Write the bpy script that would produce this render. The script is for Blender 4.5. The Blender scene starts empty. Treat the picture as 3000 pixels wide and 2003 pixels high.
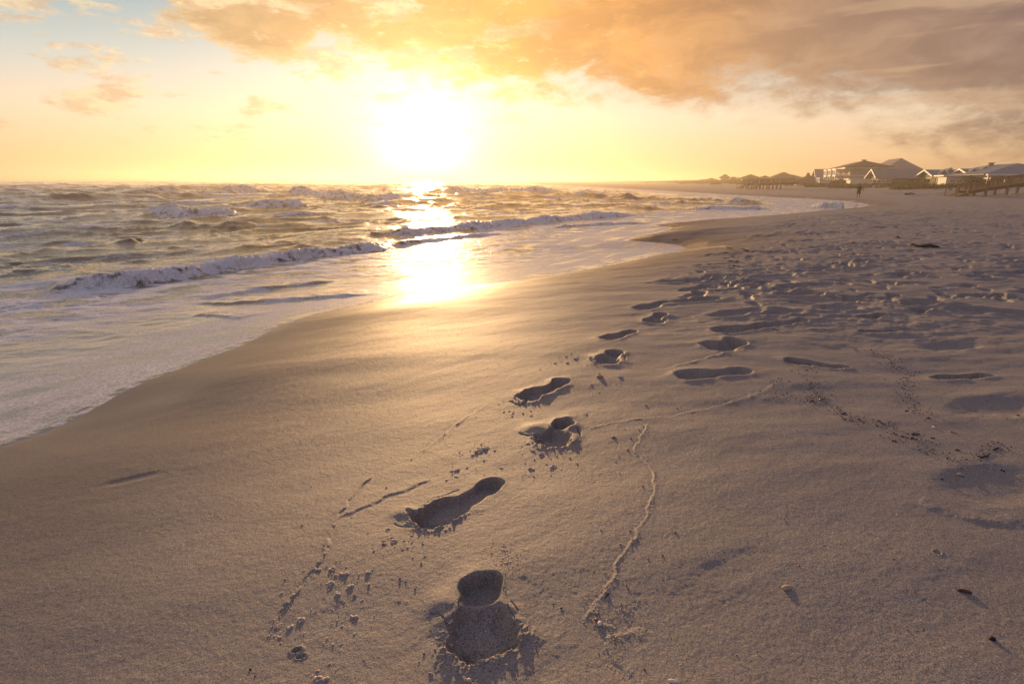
import bpy, math, random
import numpy as np
from mathutils import Matrix, Vector

rnd = random.Random(7)
C = bpy.context.scene
COL = C.collection

# ------------------------------------------------------------------ camera
F = 1600.0                      # focal length in photo pixels (3000 wide)
CAMZ = 1.15
PITCH = math.radians(16.47); ROLL = math.radians(0.29)
fw = np.array([0, math.cos(PITCH), -math.sin(PITCH)])
rt0 = np.array([1.0, 0, 0]); up0 = np.array([0, math.sin(PITCH), math.cos(PITCH)])
rt = math.cos(ROLL) * rt0 + math.sin(ROLL) * up0
up = -math.sin(ROLL) * rt0 + math.cos(ROLL) * up0
cam = bpy.data.cameras.new('camera'); camo = bpy.data.objects.new('camera', cam); COL.objects.link(camo)
cam.sensor_width = 36; cam.lens = 36 * F / 3000; cam.clip_start = 0.05; cam.clip_end = 20000
camo.matrix_world = Matrix(((rt[0], up[0], -fw[0], 0), (rt[1], up[1], -fw[1], 0), (rt[2], up[2], -fw[2], CAMZ), (0, 0, 0, 1)))
C.camera = camo
C.render.resolution_x = 1024; C.render.resolution_y = 683

def ray(px, py):                # photo pixel -> direction
    d = fw + rt * ((px - 1500) / F) + up * ((1001.5 - py) / F)
    return d / np.linalg.norm(d)
def pt(px, py, Y):              # point on that ray at world depth Y
    d = ray(px, py); t = Y / d[1]
    return np.array([d[0] * t, Y, CAMZ + d[2] * t])

# ------------------------------------------------------------------ sun and sky
SUN = ray(1240, 325)
sun_el = math.asin(SUN[2]); sun_az = math.atan2(SUN[0], SUN[1])
sl = bpy.data.lights.new('sun', 'SUN'); slo = bpy.data.objects.new('sun', sl); COL.objects.link(slo)
sl.energy = 5.0; sl.angle = math.radians(0.6); sl.color = (1.0, 0.60, 0.27)
slo.rotation_euler = Vector(SUN).to_track_quat('Z', 'Y').to_euler()
C.view_settings.view_transform = 'Standard'; C.view_settings.look = 'None'
C.view_settings.exposure = 0.0; C.view_settings.gamma = 1.0

class NT:
    def __init__(s, tree): s.t = tree; s.n = tree.nodes; s.l = tree.links
    def node(s, typ, **kw):
        n = s.n.new(typ)
        for k, v in kw.items(): setattr(n, k, v)
        return n
    def put(s, sock, v):
        if isinstance(v, bpy.types.NodeSocket): s.l.new(v, sock)
        elif v is not None:
            if sock.type in ('RGBA',) and isinstance(v, (tuple, list)) and len(v) == 3: v = (*v, 1)
            sock.default_value = v
    def m(s, op, a, b=None, c=None, clamp=False):
        n = s.node('ShaderNodeMath', operation=op, use_clamp=clamp)
        s.put(n.inputs[0], a)
        if b is not None: s.put(n.inputs[1], b)
        if c is not None: s.put(n.inputs[2], c)
        return n.outputs[0]
    def sstep(s, a, lo, hi):
        n = s.node('ShaderNodeMapRange', interpolation_type='SMOOTHSTEP')
        s.put(n.inputs[0], a); s.put(n.inputs[1], lo); s.put(n.inputs[2], hi); n.inputs[3].default_value = 0; n.inputs[4].default_value = 1
        return n.outputs[0]
    def mix(s, f, a, b, mode='MIX', clamp=False):
        n = s.node('ShaderNodeMix', data_type='RGBA', blend_type=mode, clamp_factor=True, clamp_result=clamp)
        s.put(n.inputs[0], f); s.put(n.inputs[6], a); s.put(n.inputs[7], b)
        return n.outputs[2]
    def ramp(s, f, stops, interp='EASE'):
        n = s.node('ShaderNodeValToRGB'); r = n.color_ramp; r.interpolation = interp
        while len(r.elements) < len(stops): r.elements.new(0.5)
        for e, (p, c) in zip(r.elements, stops):
            e.position = p; e.color = (*c, 1) if isinstance(c, (tuple, list)) else (c, c, c, 1)
        s.put(n.inputs[0], f); return n.outputs[0]
    def noise(s, vec, scale, detail=4, rough=0.5, dist=0.0):
        n = s.node('ShaderNodeTexNoise'); s.put(n.inputs['Vector'], vec)
        n.inputs['Scale'].default_value = scale; n.inputs['Detail'].default_value = detail
        n.inputs['Roughness'].default_value = rough; n.inputs['Distortion'].default_value = dist
        return n.outputs[0]
    def comb(s, x, y, z):
        n = s.node('ShaderNodeCombineXYZ'); s.put(n.inputs[0], x); s.put(n.inputs[1], y); s.put(n.inputs[2], z); return n.outputs[0]

def azel(px, py):
    d = ray(px * 3000 / 2348, py * 3000 / 2348)
    return math.degrees(math.atan2(d[0], d[1])), math.degrees(math.asin(d[2]))

def build_world():
    w = bpy.data.worlds.new('World'); C.world = w; w.use_nodes = True
    T = NT(w.node_tree); T.n.clear()
    out = T.node('ShaderNodeOutputWorld'); bg = T.node('ShaderNodeBackground'); bg.inputs[1].default_value = 0.1
    T.l.new(bg.outputs[0], out.inputs[0])
    sky = T.node('ShaderNodeTexSky', sky_type='NISHITA', sun_disc=False)
    sky.sun_elevation = sun_el; sky.sun_rotation = sun_az; sky.air_density = 1.0; sky.dust_density = 2.0
    tc = T.node('ShaderNodeTexCoord'); vec = tc.outputs['Generated']
    sp = T.node('ShaderNodeSeparateXYZ'); T.l.new(vec, sp.inputs[0]); x, y, z = sp.outputs
    D = 57.29578
    el = T.m('MULTIPLY', T.m('ARCSINE', T.m('MINIMUM', T.m('MAXIMUM', z, -1.0), 1.0)), D)
    az = T.m('MULTIPLY', T.m('ARCTAN2', x, y), D)
    dp = T.node('ShaderNodeVectorMath', operation='DOT_PRODUCT'); T.l.new(vec, dp.inputs[0]); dp.inputs[1].default_value = tuple(SUN)
    ang = T.m('MULTIPLY', T.m('ARCCOSINE', T.m('MINIMUM', dp.outputs['Value'], 1.0)), D)
    LOW = np.array([math.sin(sun_az) * math.cos(0.046), math.cos(sun_az) * math.cos(0.046), math.sin(0.046)])
    dp2 = T.node('ShaderNodeVectorMath', operation='DOT_PRODUCT'); T.l.new(vec, dp2.inputs[0]); dp2.inputs[1].default_value = tuple(LOW)
    ang2 = T.m('MULTIPLY', T.m('ARCCOSINE', T.m('MINIMUM', dp2.outputs['Value'], 1.0)), D)
    elp = T.m('MAXIMUM', el, 0.0)
    # clear sky by elevation
    base = T.ramp(T.m('DIVIDE', elp, 40.0), [(0, (0.92, 0.56, 0.26)), (0.06, (1.00, 0.68, 0.38)), (0.14, (0.98, 0.78, 0.58)), (0.22, (0.66, 0.70, 0.65)), (0.32, (0.36, 0.51, 0.56)), (0.42, (0.20, 0.35, 0.52)), (1.0, (0.12, 0.20, 0.44))], 'LINEAR')
    back = T.ramp(T.m('DIVIDE', elp, 90.0), [(0, (0.11, 0.13, 0.23)), (0.15, (0.11, 0.15, 0.30)), (1, (0.09, 0.15, 0.38))], 'LINEAR')
    base = T.mix(T.sstep(ang, 50.0, 110.0), base, back)
    # glow round the sun (light scattered in the air)
    def glow(k, col, sq=False, low=False):
        a = T.m('DIVIDE', ang2 if low else ang, k)
        if sq: a = T.m('MULTIPLY', a, a)
        e = T.m('EXPONENT', T.m('MULTIPLY', a, -1.0))
        n = T.node('ShaderNodeVectorMath', operation='SCALE'); n.inputs[0].default_value = col; T.l.new(e, n.inputs[3]); return n.outputs[0]
    clear = T.mix(1.0, base, glow(7.5, (0.38, 0.26, 0.20), low=True), 'ADD')
    # cloud coordinates: a layer seen in perspective, compressed towards the horizon
    zz = T.m('ADD', T.m('MAXIMUM', z, 0.0), 0.09)
    cx = T.m('DIVIDE', x, zz); cy = T.m('DIVIDE', y, zz)
    cv = T.comb(cx, T.m('MULTIPLY', cy, 0.8), 3.3)
    nbig = T.noise(cv, 0.9, 3, 0.5, 0.3)
    nmid = T.noise(T.comb(T.m('MULTIPLY', az, 0.12), T.m('MULTIPLY', el, 0.26), 5.5), 1.5, 9, 0.58, 0.5)
    cv2 = T.comb(T.m('MULTIPLY', az, 0.13), T.m('MULTIPLY', el, 0.30), 1.7)
    nedge = T.noise(cv2, 1.0, 9, 0.62, 0.25)
    nfine = T.noise(cv2, 4.0, 8, 0.65, 0.2)
    # lower edge of the big bank, by azimuth
    pts = [(300, -60), (360, -5), (430, 60), (520, 110), (700, 165), (900, 185), (1050, 180), (1250, 195), (1350, 225), (1450, 250), (1560, 282), (1700, 262), (1830, 262), (2000, 300), (2200, 345), (2348, 375)]
    stops = []
    for p in pts:
        a, e = azel(*p); stops.append(((a + 50) / 100, max(e, 0) / 20))
    stops = [stops[0], stops[2], stops[3], stops[4], stops[6], stops[7], stops[8], stops[9], stops[10], stops[11], stops[12], stops[13], stops[14], (1.0, 0.05)]
    edge = T.m('SUBTRACT', T.m('MULTIPLY', T.ramp(T.m('DIVIDE', T.m('ADD', az, 50.0), 100.0), stops, 'LINEAR'), 20.0), 0.9)
    over = T.m('SUBTRACT', el, edge)
    nishi_k = 0.12
    mm = T.m('ADD', over, T.m('MULTIPLY', T.m('SUBTRACT', nedge, 0.5), 13.0))
    mm = T.m('ADD', mm, T.m('MULTIPLY', T.m('SUBTRACT', nfine, 0.5), 4.5))
    softw = T.sstep(az, -10.0, 25.0)
    bank = T.sstep(mm, T.m('SUBTRACT', -0.3, T.m('MULTIPLY', softw, 0.8)), T.m('ADD', 2.2, T.m('MULTIPLY', softw, 3.5)))
    bank = T.m('MULTIPLY', bank, T.m('SUBTRACT', 1.0, T.sstep(ang, 120.0, 160.0)))
    bank = T.m('MULTIPLY', bank, T.m('MAXIMUM', T.sstep(az, -48.0, -26.0), T.m('SUBTRACT', 1.0, T.sstep(el, 14.0, 20.0))))
    bank = T.m('MULTIPLY', bank, T.m('SUBTRACT', 1.0, T.m('MULTIPLY', T.sstep(el, 25.0, 60.0), 0.55)))
    bank = T.m('MULTIPLY', bank, T.m('SUBTRACT', 1.0, T.m('MULTIPLY', T.sstep(nmid, 0.58, 0.76), 0.16)))
    # bank colours
    far = T.ramp(T.m('DIVIDE', T.m('ADD', az, 45.0), 90.0), [(0, (0.62, 0.44, 0.26)), (0.25, (0.66, 0.42, 0.19)), (0.5, (1.0, 0.43, 0.06)), (0.62, (0.88, 0.38, 0.09)), (0.78, (0.50, 0.28, 0.16)), (1, (0.33, 0.215, 0.18))], 'LINEAR')
    dark = T.mix(1.0, far, (0.62, 0.58, 0.64), 'MULTIPLY')
    sh = T.m('ADD', T.m('MULTIPLY', T.sstep(nmid, 0.38, 0.62), 0.6), T.m('MULTIPLY', T.sstep(nbig, 0.38, 0.62), 0.4))
    bcol = T.mix(sh, dark, far)
    bcol = T.mix(T.sstep(el, 17.0, 38.0), bcol, (0.085, 0.125, 0.27))
    bcol = T.mix(T.m('MULTIPLY', T.sstep(nfine, 0.55, 0.8), T.m('SUBTRACT', 1.0, T.sstep(az, -5.0, 30.0))), bcol, (0.98, 0.72, 0.36))
    # sunlit thin margin
    rim = T.m('SUBTRACT', 1.0, T.sstep(mm, 0.3, 3.6))
    bcol = T.mix(T.m('MULTIPLY', rim, 0.50), bcol, T.ramp(T.m('DIVIDE', T.m('ADD', az, 45.0), 90.0), [(0, (0.98, 0.66, 0.34)), (0.45, (1.0, 0.78, 0.36)), (0.75, (0.93, 0.62, 0.32)), (1, (0.70, 0.45, 0.26))], 'LINEAR'))
    bcol = T.mix(1.0, bcol, glow(6.0, (0.6, 0.30, 0.06)), 'ADD')
    col = T.mix(bank, clear, bcol)
    # small broken clouds left and low
    sc = T.noise(T.comb(T.m('MULTIPLY', az, 0.11), T.m('MULTIPLY', el, 0.34), 8.2), 1.25, 8, 0.55, 0.1)
    sreg = T.m('MULTIPLY', T.m('SUBTRACT', 1.0, T.sstep(az, -12.0, 12.0)), T.sstep(el, 2.0, 4.0))
    sm = T.m('MULTIPLY', T.sstep(T.m('ADD', sc, T.m('MULTIPLY', T.m('MULTIPLY', T.sstep(el, 7.0, 13.0), T.m('SUBTRACT', 1.0, T.sstep(az, -30.0, -15.0))), 0.055)), 0.53, 0.62), sreg)
    col = T.mix(T.m('MULTIPLY', sm, 0.8), col, T.mix(T.sstep(nfine, 0.4, 0.62), (0.72, 0.46, 0.27), (0.98, 0.76, 0.45)))
    # low streak bank on the right
    lo = T.m('MULTIPLY', T.sstep(T.noise(T.comb(T.m('MULTIPLY', az, 0.05), T.m('MULTIPLY', el, 0.5), 4.0), 1.3, 5, 0.5), 0.5, 0.62), T.m('MULTIPLY', T.sstep(az, 18.0, 34.0), T.sstep(el, 0.5, 2.0)))
    col = T.mix(T.m('MULTIPLY', lo, 0.4), col, (0.78, 0.50, 0.29))
    # the sun's own disc and aureole
    col = T.mix(1.0, col, glow(4.5, (1.7, 1.45, 1.1), True, True), 'ADD')
    col = T.mix(1.0, col, glow(1.2, (2.5, 2.1, 1.5), True), 'ADD')
    n = T.node('ShaderNodeVectorMath', operation='SCALE'); T.l.new(col, n.inputs[0]); n.inputs[3].default_value = 9.0
    nishi = T.node('ShaderNodeVectorMath', operation='SCALE'); T.l.new(sky.outputs[0], nishi.inputs[0]); nishi.inputs[3].default_value = nishi_k
    add = T.node('ShaderNodeVectorMath', operation='ADD'); T.l.new(n.outputs[0], add.inputs[0]); T.l.new(nishi.outputs[0], add.inputs[1])
    T.l.new(add.outputs[0], bg.inputs[0])
build_world()

# ------------------------------------------------------------------ helpers
def tag(o, label=None, cat=None, group=None, kind=None):
    if label: o['label'] = label
    if cat: o['category'] = cat
    if group: o['group'] = group
    if kind: o['kind'] = kind
    return o
def empty(name, loc, rz=0, **kw):
    o = bpy.data.objects.new(name, None); COL.objects.link(o); o.location = loc; o.rotation_euler = (0, 0, rz)
    return tag(o, **kw)
def copy_tree(o, parent=None):
    c = o.copy(); COL.objects.link(c); c.parent = parent
    for ch in [k for k in bpy.data.objects if k.parent == o]: copy_tree(ch, c)
    return c

def mesh_obj(name, V, Fc, mat, parent=None, smooth=False):
    me = bpy.data.meshes.new(name); me.from_pydata([tuple(v) for v in V], [], Fc); me.update()
    if smooth: me.polygons.foreach_set('use_smooth', [True] * len(me.polygons))
    if mat: me.materials.append(mat)
    o = bpy.data.objects.new(name, me); COL.objects.link(o); o.parent = parent
    return o

class MB:
    def __init__(s): s.V = []; s.F = []
    def add(s, V, Fc):
        k = len(s.V); s.V += [tuple(v) for v in V]; s.F += [tuple(i + k for i in f) for f in Fc]; return s
    def box(s, x0, x1, y0, y1, z0, z1):
        V = [(x0, y0, z0), (x1, y0, z0), (x1, y1, z0), (x0, y1, z0), (x0, y0, z1), (x1, y0, z1), (x1, y1, z1), (x0, y1, z1)]
        return s.add(V, [(0, 3, 2, 1), (4, 5, 6, 7), (0, 1, 5, 4), (1, 2, 6, 5), (2, 3, 7, 6), (3, 0, 4, 7)])
    def hip(s, x0, x1, y0, y1, z0, h, th=0.18):
        w = (y1 - y0); l = (x1 - x0); ym = (y0 + y1) / 2; xm = (x0 + x1) / 2
        if l >= w: a = (x0 + w / 2, ym, z0 + h); b = (x1 - w / 2, ym, z0 + h)
        else: a = (xm, y0 + l / 2, z0 + h); b = (xm, y1 - l / 2, z0 + h)
        V = [(x0, y0, z0), (x1, y0, z0), (x1, y1, z0), (x0, y1, z0), a, b, (x0, y0, z0 - th), (x1, y0, z0 - th), (x1, y1, z0 - th), (x0, y1, z0 - th)]
        if l >= w: Fc = [(0, 1, 5, 4), (1, 2, 5), (2, 3, 4, 5), (3, 0, 4)]
        else: Fc = [(0, 1, 4), (1, 2, 5, 4), (2, 3, 5), (3, 0, 4, 5)]
        return s.add(V, Fc + [(6, 9, 8, 7), (0, 6, 7, 1), (1, 7, 8, 2), (2, 8, 9, 3), (3, 9, 6, 0)])
    def gable(s, x0, x1, y0, y1, z0, h, th=0.18):      # ridge along x, slab roof of thickness th
        ym = (y0 + y1) / 2
        V = []
        for x in (x0, x1):
            V += [(x, y0, z0), (x, ym, z0 + h), (x, y1, z0), (x, y1, z0 - th), (x, ym, z0 + h - th), (x, y0, z0 - th)]
        Fc = [(0, 6, 7, 1), (1, 7, 8, 2), (2, 8, 9, 3), (3, 9, 10, 4), (4, 10, 11, 5), (5, 11, 6, 0), (0, 1, 4, 5), (1, 2, 3, 4), (6, 11, 10, 7), (7, 10, 9, 8)]
        return s.add(V, Fc)
    def prism_gable_wall(s, x0, x1, y0, y1, z0, z1, h):   # wall block with gable top, ridge along x
        ym = (y0 + y1) / 2; V = []
        for x in (x0, x1): V += [(x, y0, z0), (x, y1, z0), (x, y1, z1), (x, ym, z1 + h), (x, y0, z1)]
        return s.add(V, [(0, 4, 3, 2, 1), (5, 6, 7, 8, 9), (0, 1, 6, 5), (1, 2, 7, 6), (2, 3, 8, 7), (3, 4, 9, 8), (4, 0, 5, 9)])
    def bar(s, p, q, w, h=None):
        h = h or w; p = Vector(p); q = Vector(q); d = (q - p).normalized()
        u = d.cross(Vector((0, 0, 1)))
        if u.length < 0.01: u = Vector((1, 0, 0))
        u.normalize(); v = u.cross(d).normalized()
        V = []
        for c in (p, q):
            for a, b in ((-1, -1), (1, -1), (1, 1), (-1, 1)): V.append(tuple(c + u * a * w / 2 + v * b * h / 2))
        return s.add(V, [(0, 1, 2, 3), (7, 6, 5, 4), (0, 4, 5, 1), (1, 5, 6, 2), (2, 6, 7, 3), (3, 7, 4, 0)])
    def build(s, name, mat, parent=None, smooth=False): return mesh_obj(name, s.V, s.F, mat, parent, smooth)

def mat_basic(name, col, rough=0.7, var=0.25, scale=3.0, bump=0.0, spec=0.3):
    m = bpy.data.materials.new(name); m.use_nodes = True; T = NT(m.node_tree); b = T.n['Principled BSDF']
    tc = T.node('ShaderNodeTexCoord').outputs['Object']
    n = T.noise(tc, scale, 5, 0.6)
    c0 = tuple(c * (1 - var) for c in col); c1 = tuple(min(1, c * (1 + var)) for c in col)
    T.put(b.inputs['Base Color'], T.mix(T.sstep(n, 0.3, 0.7), c0, c1))
    b.inputs['Roughness'].default_value = rough; b.inputs['Specular IOR Level'].default_value = spec
    if bump:
        bn = T.node('ShaderNodeBump'); bn.inputs['Strength'].default_value = bump; bn.inputs['Distance'].default_value = 0.02
        T.l.new(n, bn.inputs['Height']); T.l.new(bn.outputs[0], b.inputs['Normal'])
    return m

# numpy gradient noise
_rg = np.random.default_rng(11)
_PERM = _rg.permutation(1024); _PERM = np.concatenate([_PERM, _PERM])
_GA = _rg.random(1024) * 2 * np.pi; _GX = np.cos(_GA); _GY = np.sin(_GA)
def gn(x, y, seed=0):
    x = x + seed * 17.37; y = y + seed * 9.71
    xi = np.floor(x).astype(np.int64); yi = np.floor(y).astype(np.int64); fx = x - xi; fy = y - yi
    xi &= 1023; yi &= 1023
    u = fx * fx * fx * (fx * (fx * 6 - 15) + 10); v = fy * fy * fy * (fy * (fy * 6 - 15) + 10)
    def g(ix, iy, dx, dy):
        h = _PERM[_PERM[ix & 1023] + (iy & 1023)]; return _GX[h] * dx + _GY[h] * dy
    a = g(xi, yi, fx, fy); b = g(xi + 1, yi, fx - 1, fy); c = g(xi, yi + 1, fx, fy - 1); d = g(xi + 1, yi + 1, fx - 1, fy - 1)
    return (a + u * (b - a) + v * (c - a + u * (a - b - c + d))) * 1.5
def fbm(x, y, octs=4, gain=0.5, seed=0):
    r = 0; a = 1.0
    for i in range(octs): r = r + a * gn(x * 2.03 ** i, y * 2.03 ** i, seed + i); a *= gain
    return r
def ss(a, lo, hi):
    t = np.clip((a - lo) / (hi - lo), 0, 1); return t * t * (3 - 2 * t)

# ------------------------------------------------------------------ the lie of the land
SL = -1.02                                                     # still sea level
def ze(y): return -0.60 - 0.38 * ss(y, 10, 45)                 # height where the wash ends
K = 3000 / 2348
SH = [(0, 1023), (60, 1006), (100, 992), (150, 970), (200, 945), (250, 917), (300, 890), (350, 868), (400, 850), (450, 832), (500, 812), (545, 796), (580, 780), (610, 764), (640, 748), (690, 731), (750, 715), (800, 704), (850, 693), (950, 672), (1050, 659), (1115, 652), (1180, 645), (1280, 630), (1380, 612), (1450, 598), (1510, 585), (1550, 577), (1572, 571), (1573, 567), (1550, 560), (1500, 555), (1440, 551), (1455, 544), (1500, 535), (1535, 526), (1543, 522), (1530, 519), (1500, 517), (1530, 514), (1600, 508), (1700, 500), (1800, 491), (1870, 484), (1930, 480), (1980, 475), (1995, 470), (1975, 465), (1940, 461), (1890, 457.5), (1800, 453), (1700, 448), (1600, 442), (1500, 436)]
def unproj(px, py, zf):
    d = ray(px, py); y = 20.0
    for _ in range(40):
        z = zf(y); t = (z - CAMZ) / d[2]; y = 0.5 * y + 0.5 * d[1] * t
    t = (zf(y) - CAMZ) / d[2]; return d[0] * t, d[1] * t
shore = [unproj(a * K, b * K, lambda y: float(ze(y))) for a, b in SH]
P0 = np.array(shore[0]); dd = P0 - np.array(shore[3]); dd /= np.linalg.norm(dd)
shore = [(P0[0] + dd[0] * 6 - 400, P0[1] + dd[1] * 6 - 600), (P0[0] + dd[0] * 6, P0[1] + dd[1] * 6), (P0[0] + dd[0] * 2, P0[1] + dd[1] * 2)] + shore + [(10.0, 420.0), (40.0, 1000.0), (160.0, 6000.0)]
S = np.array(shore)
# keep y strictly rising
for i in range(1, len(S)):
    if S[i, 1] <= S[i - 1, 1] + 0.01: S[i, 1] = S[i - 1, 1] + 0.01
def sdist(x, y):
    sh = x.shape; x = x.ravel(); y = y.ravel(); best = np.full(x.shape, 1e18)
    for i in range(len(S) - 1):
        a = S[i]; d = S[i + 1] - a; L2 = d @ d
        t = np.clip(((x - a[0]) * d[0] + (y - a[1]) * d[1]) / L2, 0, 1)
        dx = x - a[0] - t * d[0]; dy = y - a[1] - t * d[1]
        np.minimum(best, dx * dx + dy * dy, out=best)
    s = np.sqrt(best) * np.where(x > np.interp(y, S[:, 1], S[:, 0]), 1, -1)
    return s.reshape(sh)
def wbase(t, y): return SL + (ze(y) - SL) * np.exp(-np.maximum(t, 0) / 7.5)
def dunefoot(y): return 51 + 0.075 * np.maximum(y, -60) + 2.5 * np.sin(y * 0.045) + 1.5 * np.sin(y * 0.11 + 1)
def macro(x, y, s=None):
    if s is None: s = sdist(x, y)
    f = ss(y, 10, 45); A = 0.60 * (1 - f) + 0.30 * f
    land = ze(y) + A * (1 - np.exp(-np.maximum(s, 0) / 2.6)) + 0.006 * np.clip(s, 0, 25)
    k = np.clip((x - dunefoot(y)) / 34, 0, 1); k = k ** 1.15 * (1 - 0.0 * k)
    crest = 1.15 + 0.25 * np.sin(y * 0.07) * np.cos(x * 0.09 + y * 0.03)
    land = land + (crest - land) * k
    sea = wbase(-s, y) - 0.008 - 0.035 * np.maximum(-s, 0) - 0.03 * (1 - np.exp(s * 2)) * (s < 0)
    return np.where(s >= 0, land, np.maximum(sea, -1.9))
def G(x, y): return float(macro(np.array([float(x)]), np.array([float(y)]))[0])
def hit(px, py):               # where the line of sight through a photo pixel meets the ground
    d = ray(px, py); t = np.geomspace(0.8, 1500, 3000); X = d[0] * t; Y = d[1] * t; Z = CAMZ + d[2] * t
    g = macro(X, Y); i = int(np.argmax(Z < g))
    i = max(i, 1); e0 = Z[i - 1] - g[i - 1]; e1 = Z[i] - g[i]; f = e0 / (e0 - e1 + 1e-12)
    tt = t[i - 1] + f * (t[i] - t[i - 1]); return np.array([d[0] * tt, d[1] * tt, CAMZ + d[2] * tt])
def h2(px, py): return hit(px * K, py * K)      # same, from the 2348-wide view

def grid_mesh(name, X, Y, Z, mat, keep=None, attrs=None):
    nr, nc = X.shape; me = bpy.data.meshes.new(name)
    idx = np.arange(nr * nc).reshape(nr, nc)
    q = np.stack([idx[:-1, :-1], idx[:-1, 1:], idx[1:, 1:], idx[1:, :-1]], -1).reshape(-1, 4)
    V = np.stack([X, Y, Z], -1).reshape(-1, 3)
    if keep is not None:
        q = q[keep.reshape(-1)[q].any(1)]; used = np.zeros(len(V), bool); used[q.ravel()] = True
        rm = np.cumsum(used) - 1; q = rm[q]; V = V[used]
        if attrs: attrs = {k: a.reshape(-1)[used] for k, a in attrs.items()}
    q = q[:, ::-1]
    me.vertices.add(len(V)); me.vertices.foreach_set('co', V.astype(np.float32).ravel())
    me.loops.add(q.size); me.loops.foreach_set('vertex_index', q.astype(np.int32).ravel())
    me.polygons.add(len(q)); me.polygons.foreach_set('loop_start', np.arange(0, q.size, 4, dtype=np.int32))
    me.polygons.foreach_set('loop_total', np.full(len(q), 4, np.int32)) if False else None
    me.update(calc_edges=True); me.polygons.foreach_set('use_smooth', np.ones(len(q), bool))
    for k, a in (attrs or {}).items():
        at = me.attributes.new(k, 'FLOAT', 'POINT'); at.data.foreach_set('value', a.reshape(-1).astype(np.float32))
    me.materials.append(mat); o = bpy.data.objects.new(name, me); COL.objects.link(o); return o

# ------------------------------------------------------------------ sand
def sand_material():
    m = bpy.data.materials.new('sand'); m.use_nodes = True; T = NT(m.node_tree); b = T.n['Principled BSDF']
    geo = T.node('ShaderNodeNewGeometry').outputs['Position']
    wet = T.node('ShaderNodeAttribute', attribute_name='wet').outputs['Fac']
    cr = T.node('ShaderNodeAttribute', attribute_name='crumb').outputs['Fac']
    g1 = T.m('ADD', T.m('MULTIPLY', T.noise(geo, 420.0, 2, 0.7), 0.68), T.m('MULTIPLY', T.noise(geo, 170.0, 3, 0.7), 0.32)); g2 = T.noise(geo, 60.0, 4, 0.6); g3 = T.noise(geo, 2.2, 5, 0.55)
    dry = T.mix(T.sstep(g1, 0.38, 0.62), (0.072, 0.062, 0.054), (0.49, 0.435, 0.39))
    dry = T.mix(T.m('MULTIPLY', T.sstep(g3, 0.3, 0.7), 0.35), dry, (0.26, 0.215, 0.185))
    vo = T.node('ShaderNodeTexVoronoi', feature='F1'); T.l.new(geo, vo.inputs['Vector']); vo.inputs['Scale'].default_value = 95.0
    sp = T.m('LESS_THAN', vo.outputs['Distance'], 0.13)
    rn = T.node('ShaderNodeSeparateColor'); T.l.new(vo.outputs['Color'], rn.inputs[0])
    dry = T.mix(T.m('MULTIPLY', sp, T.m('GREATER_THAN', rn.outputs[0], 0.86)), dry, (0.85, 0.8, 0.72))
    dry = T.mix(T.m('MULTIPLY', T.m('LESS_THAN', vo.outputs['Distance'], 0.2), T.m('GREATER_THAN', rn.outputs[1], 0.93)), dry, (0.09, 0.06, 0.045))
    wcol = T.mix(1.0, dry, (0.50, 0.40, 0.32), 'MULTIPLY')
    veg = T.node('ShaderNodeAttribute', attribute_name='veg').outputs['Fac']
    T.put(b.inputs['Base Color'], T.mix(veg, T.mix(wet, dry, wcol), (0.10, 0.082, 0.045)))
    T.put(b.inputs['Roughness'], T.m('SUBTRACT', T.m('SUBTRACT', 0.64, T.m('MULTIPLY', T.m('POWER', wet, 2.5), 0.18)), T.m('MULTIPLY', T.m('POWER', wet, 14.0), 0.26)))
    T.put(b.inputs['Specular IOR Level'], T.m('ADD', 0.50, T.m('MULTIPLY', wet, 0.10)))
    b1 = T.node('ShaderNodeBump'); b1.inputs['Distance'].default_value = 0.0040
    T.put(b1.inputs['Strength'], T.m('SUBTRACT', 0.75, T.m('MULTIPLY', wet, 0.45))); T.l.new(g1, b1.inputs['Height'])
    b2 = T.node('ShaderNodeBump'); b2.inputs['Strength'].default_value = 0.5; b2.inputs['Distance'].default_value = 0.006
    T.l.new(g2, b2.inputs['Height']); T.l.new(b1.outputs[0], b2.inputs['Normal']); T.l.new(b2.outputs[0], b.inputs['Normal'])
    return m
SAND = sand_material()

th = np.concatenate([np.linspace(-180, -64, 60)[:-1], np.linspace(-64, -52, 90)[:-1], np.linspace(-52, 52, 1500), np.linspace(52, 64, 60)[1:], np.linspace(64, 180, 60)[1:]])
th = np.radians(th)
def steps(segs):
    r = [segs[0][0]]
    for (_, r1, k) in segs:
        while r[-1] < r1: r.append(r[-1] * (1 + k))
    return np.array(r)
rr = steps([(0.12, 0.75, 0.03), (0, 3.0, 0.0024), (0, 14.0, 0.0036), (0, 80.0, 0.006), (0, 320.0, 0.012), (0, 5200, 0.05)])
R, TH = np.meshgrid(rr, th, indexing='ij')
X = R * np.sin(TH); Y = R * np.cos(TH)
Sg = sdist(X, Y); Z = macro(X, Y, Sg)
land = ss(Sg, 0.0, 1.5)
rowsp = np.gradient(rr)[:, None]
def lod(lam): return np.clip(1 - (rowsp * 2.2 / lam - 0.5), 0, 1)
# trampled zone: to the right of a line from the near right corner to the far berm
ta = h2(1150, 760); 
trx = np.interp(Y, [0, 2.0, 3.5, 5.5, 8, 12, 18, 30, 50, 80], [3.2, 2.2, 1.6, 1.3, 2.2, 4.2, 8, 17, 34, 30])
tr = ss(X - trx, -0.8, 1.2) * ss(Y, 2.6, 5.5) * land
# long soft undulations
Z += land * (0.020 * fbm(X * 0.55, Y * 0.8, 2, 0.5, 3) * lod(2.0) + (0.003 + 0.009 * ss(X, -0.3, 2.0) * ss(Y, 1.2, 3.0)) * fbm(X * 1.1 + 3, Y * 2.4, 3, 0.5, 5) * lod(0.5))
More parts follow.
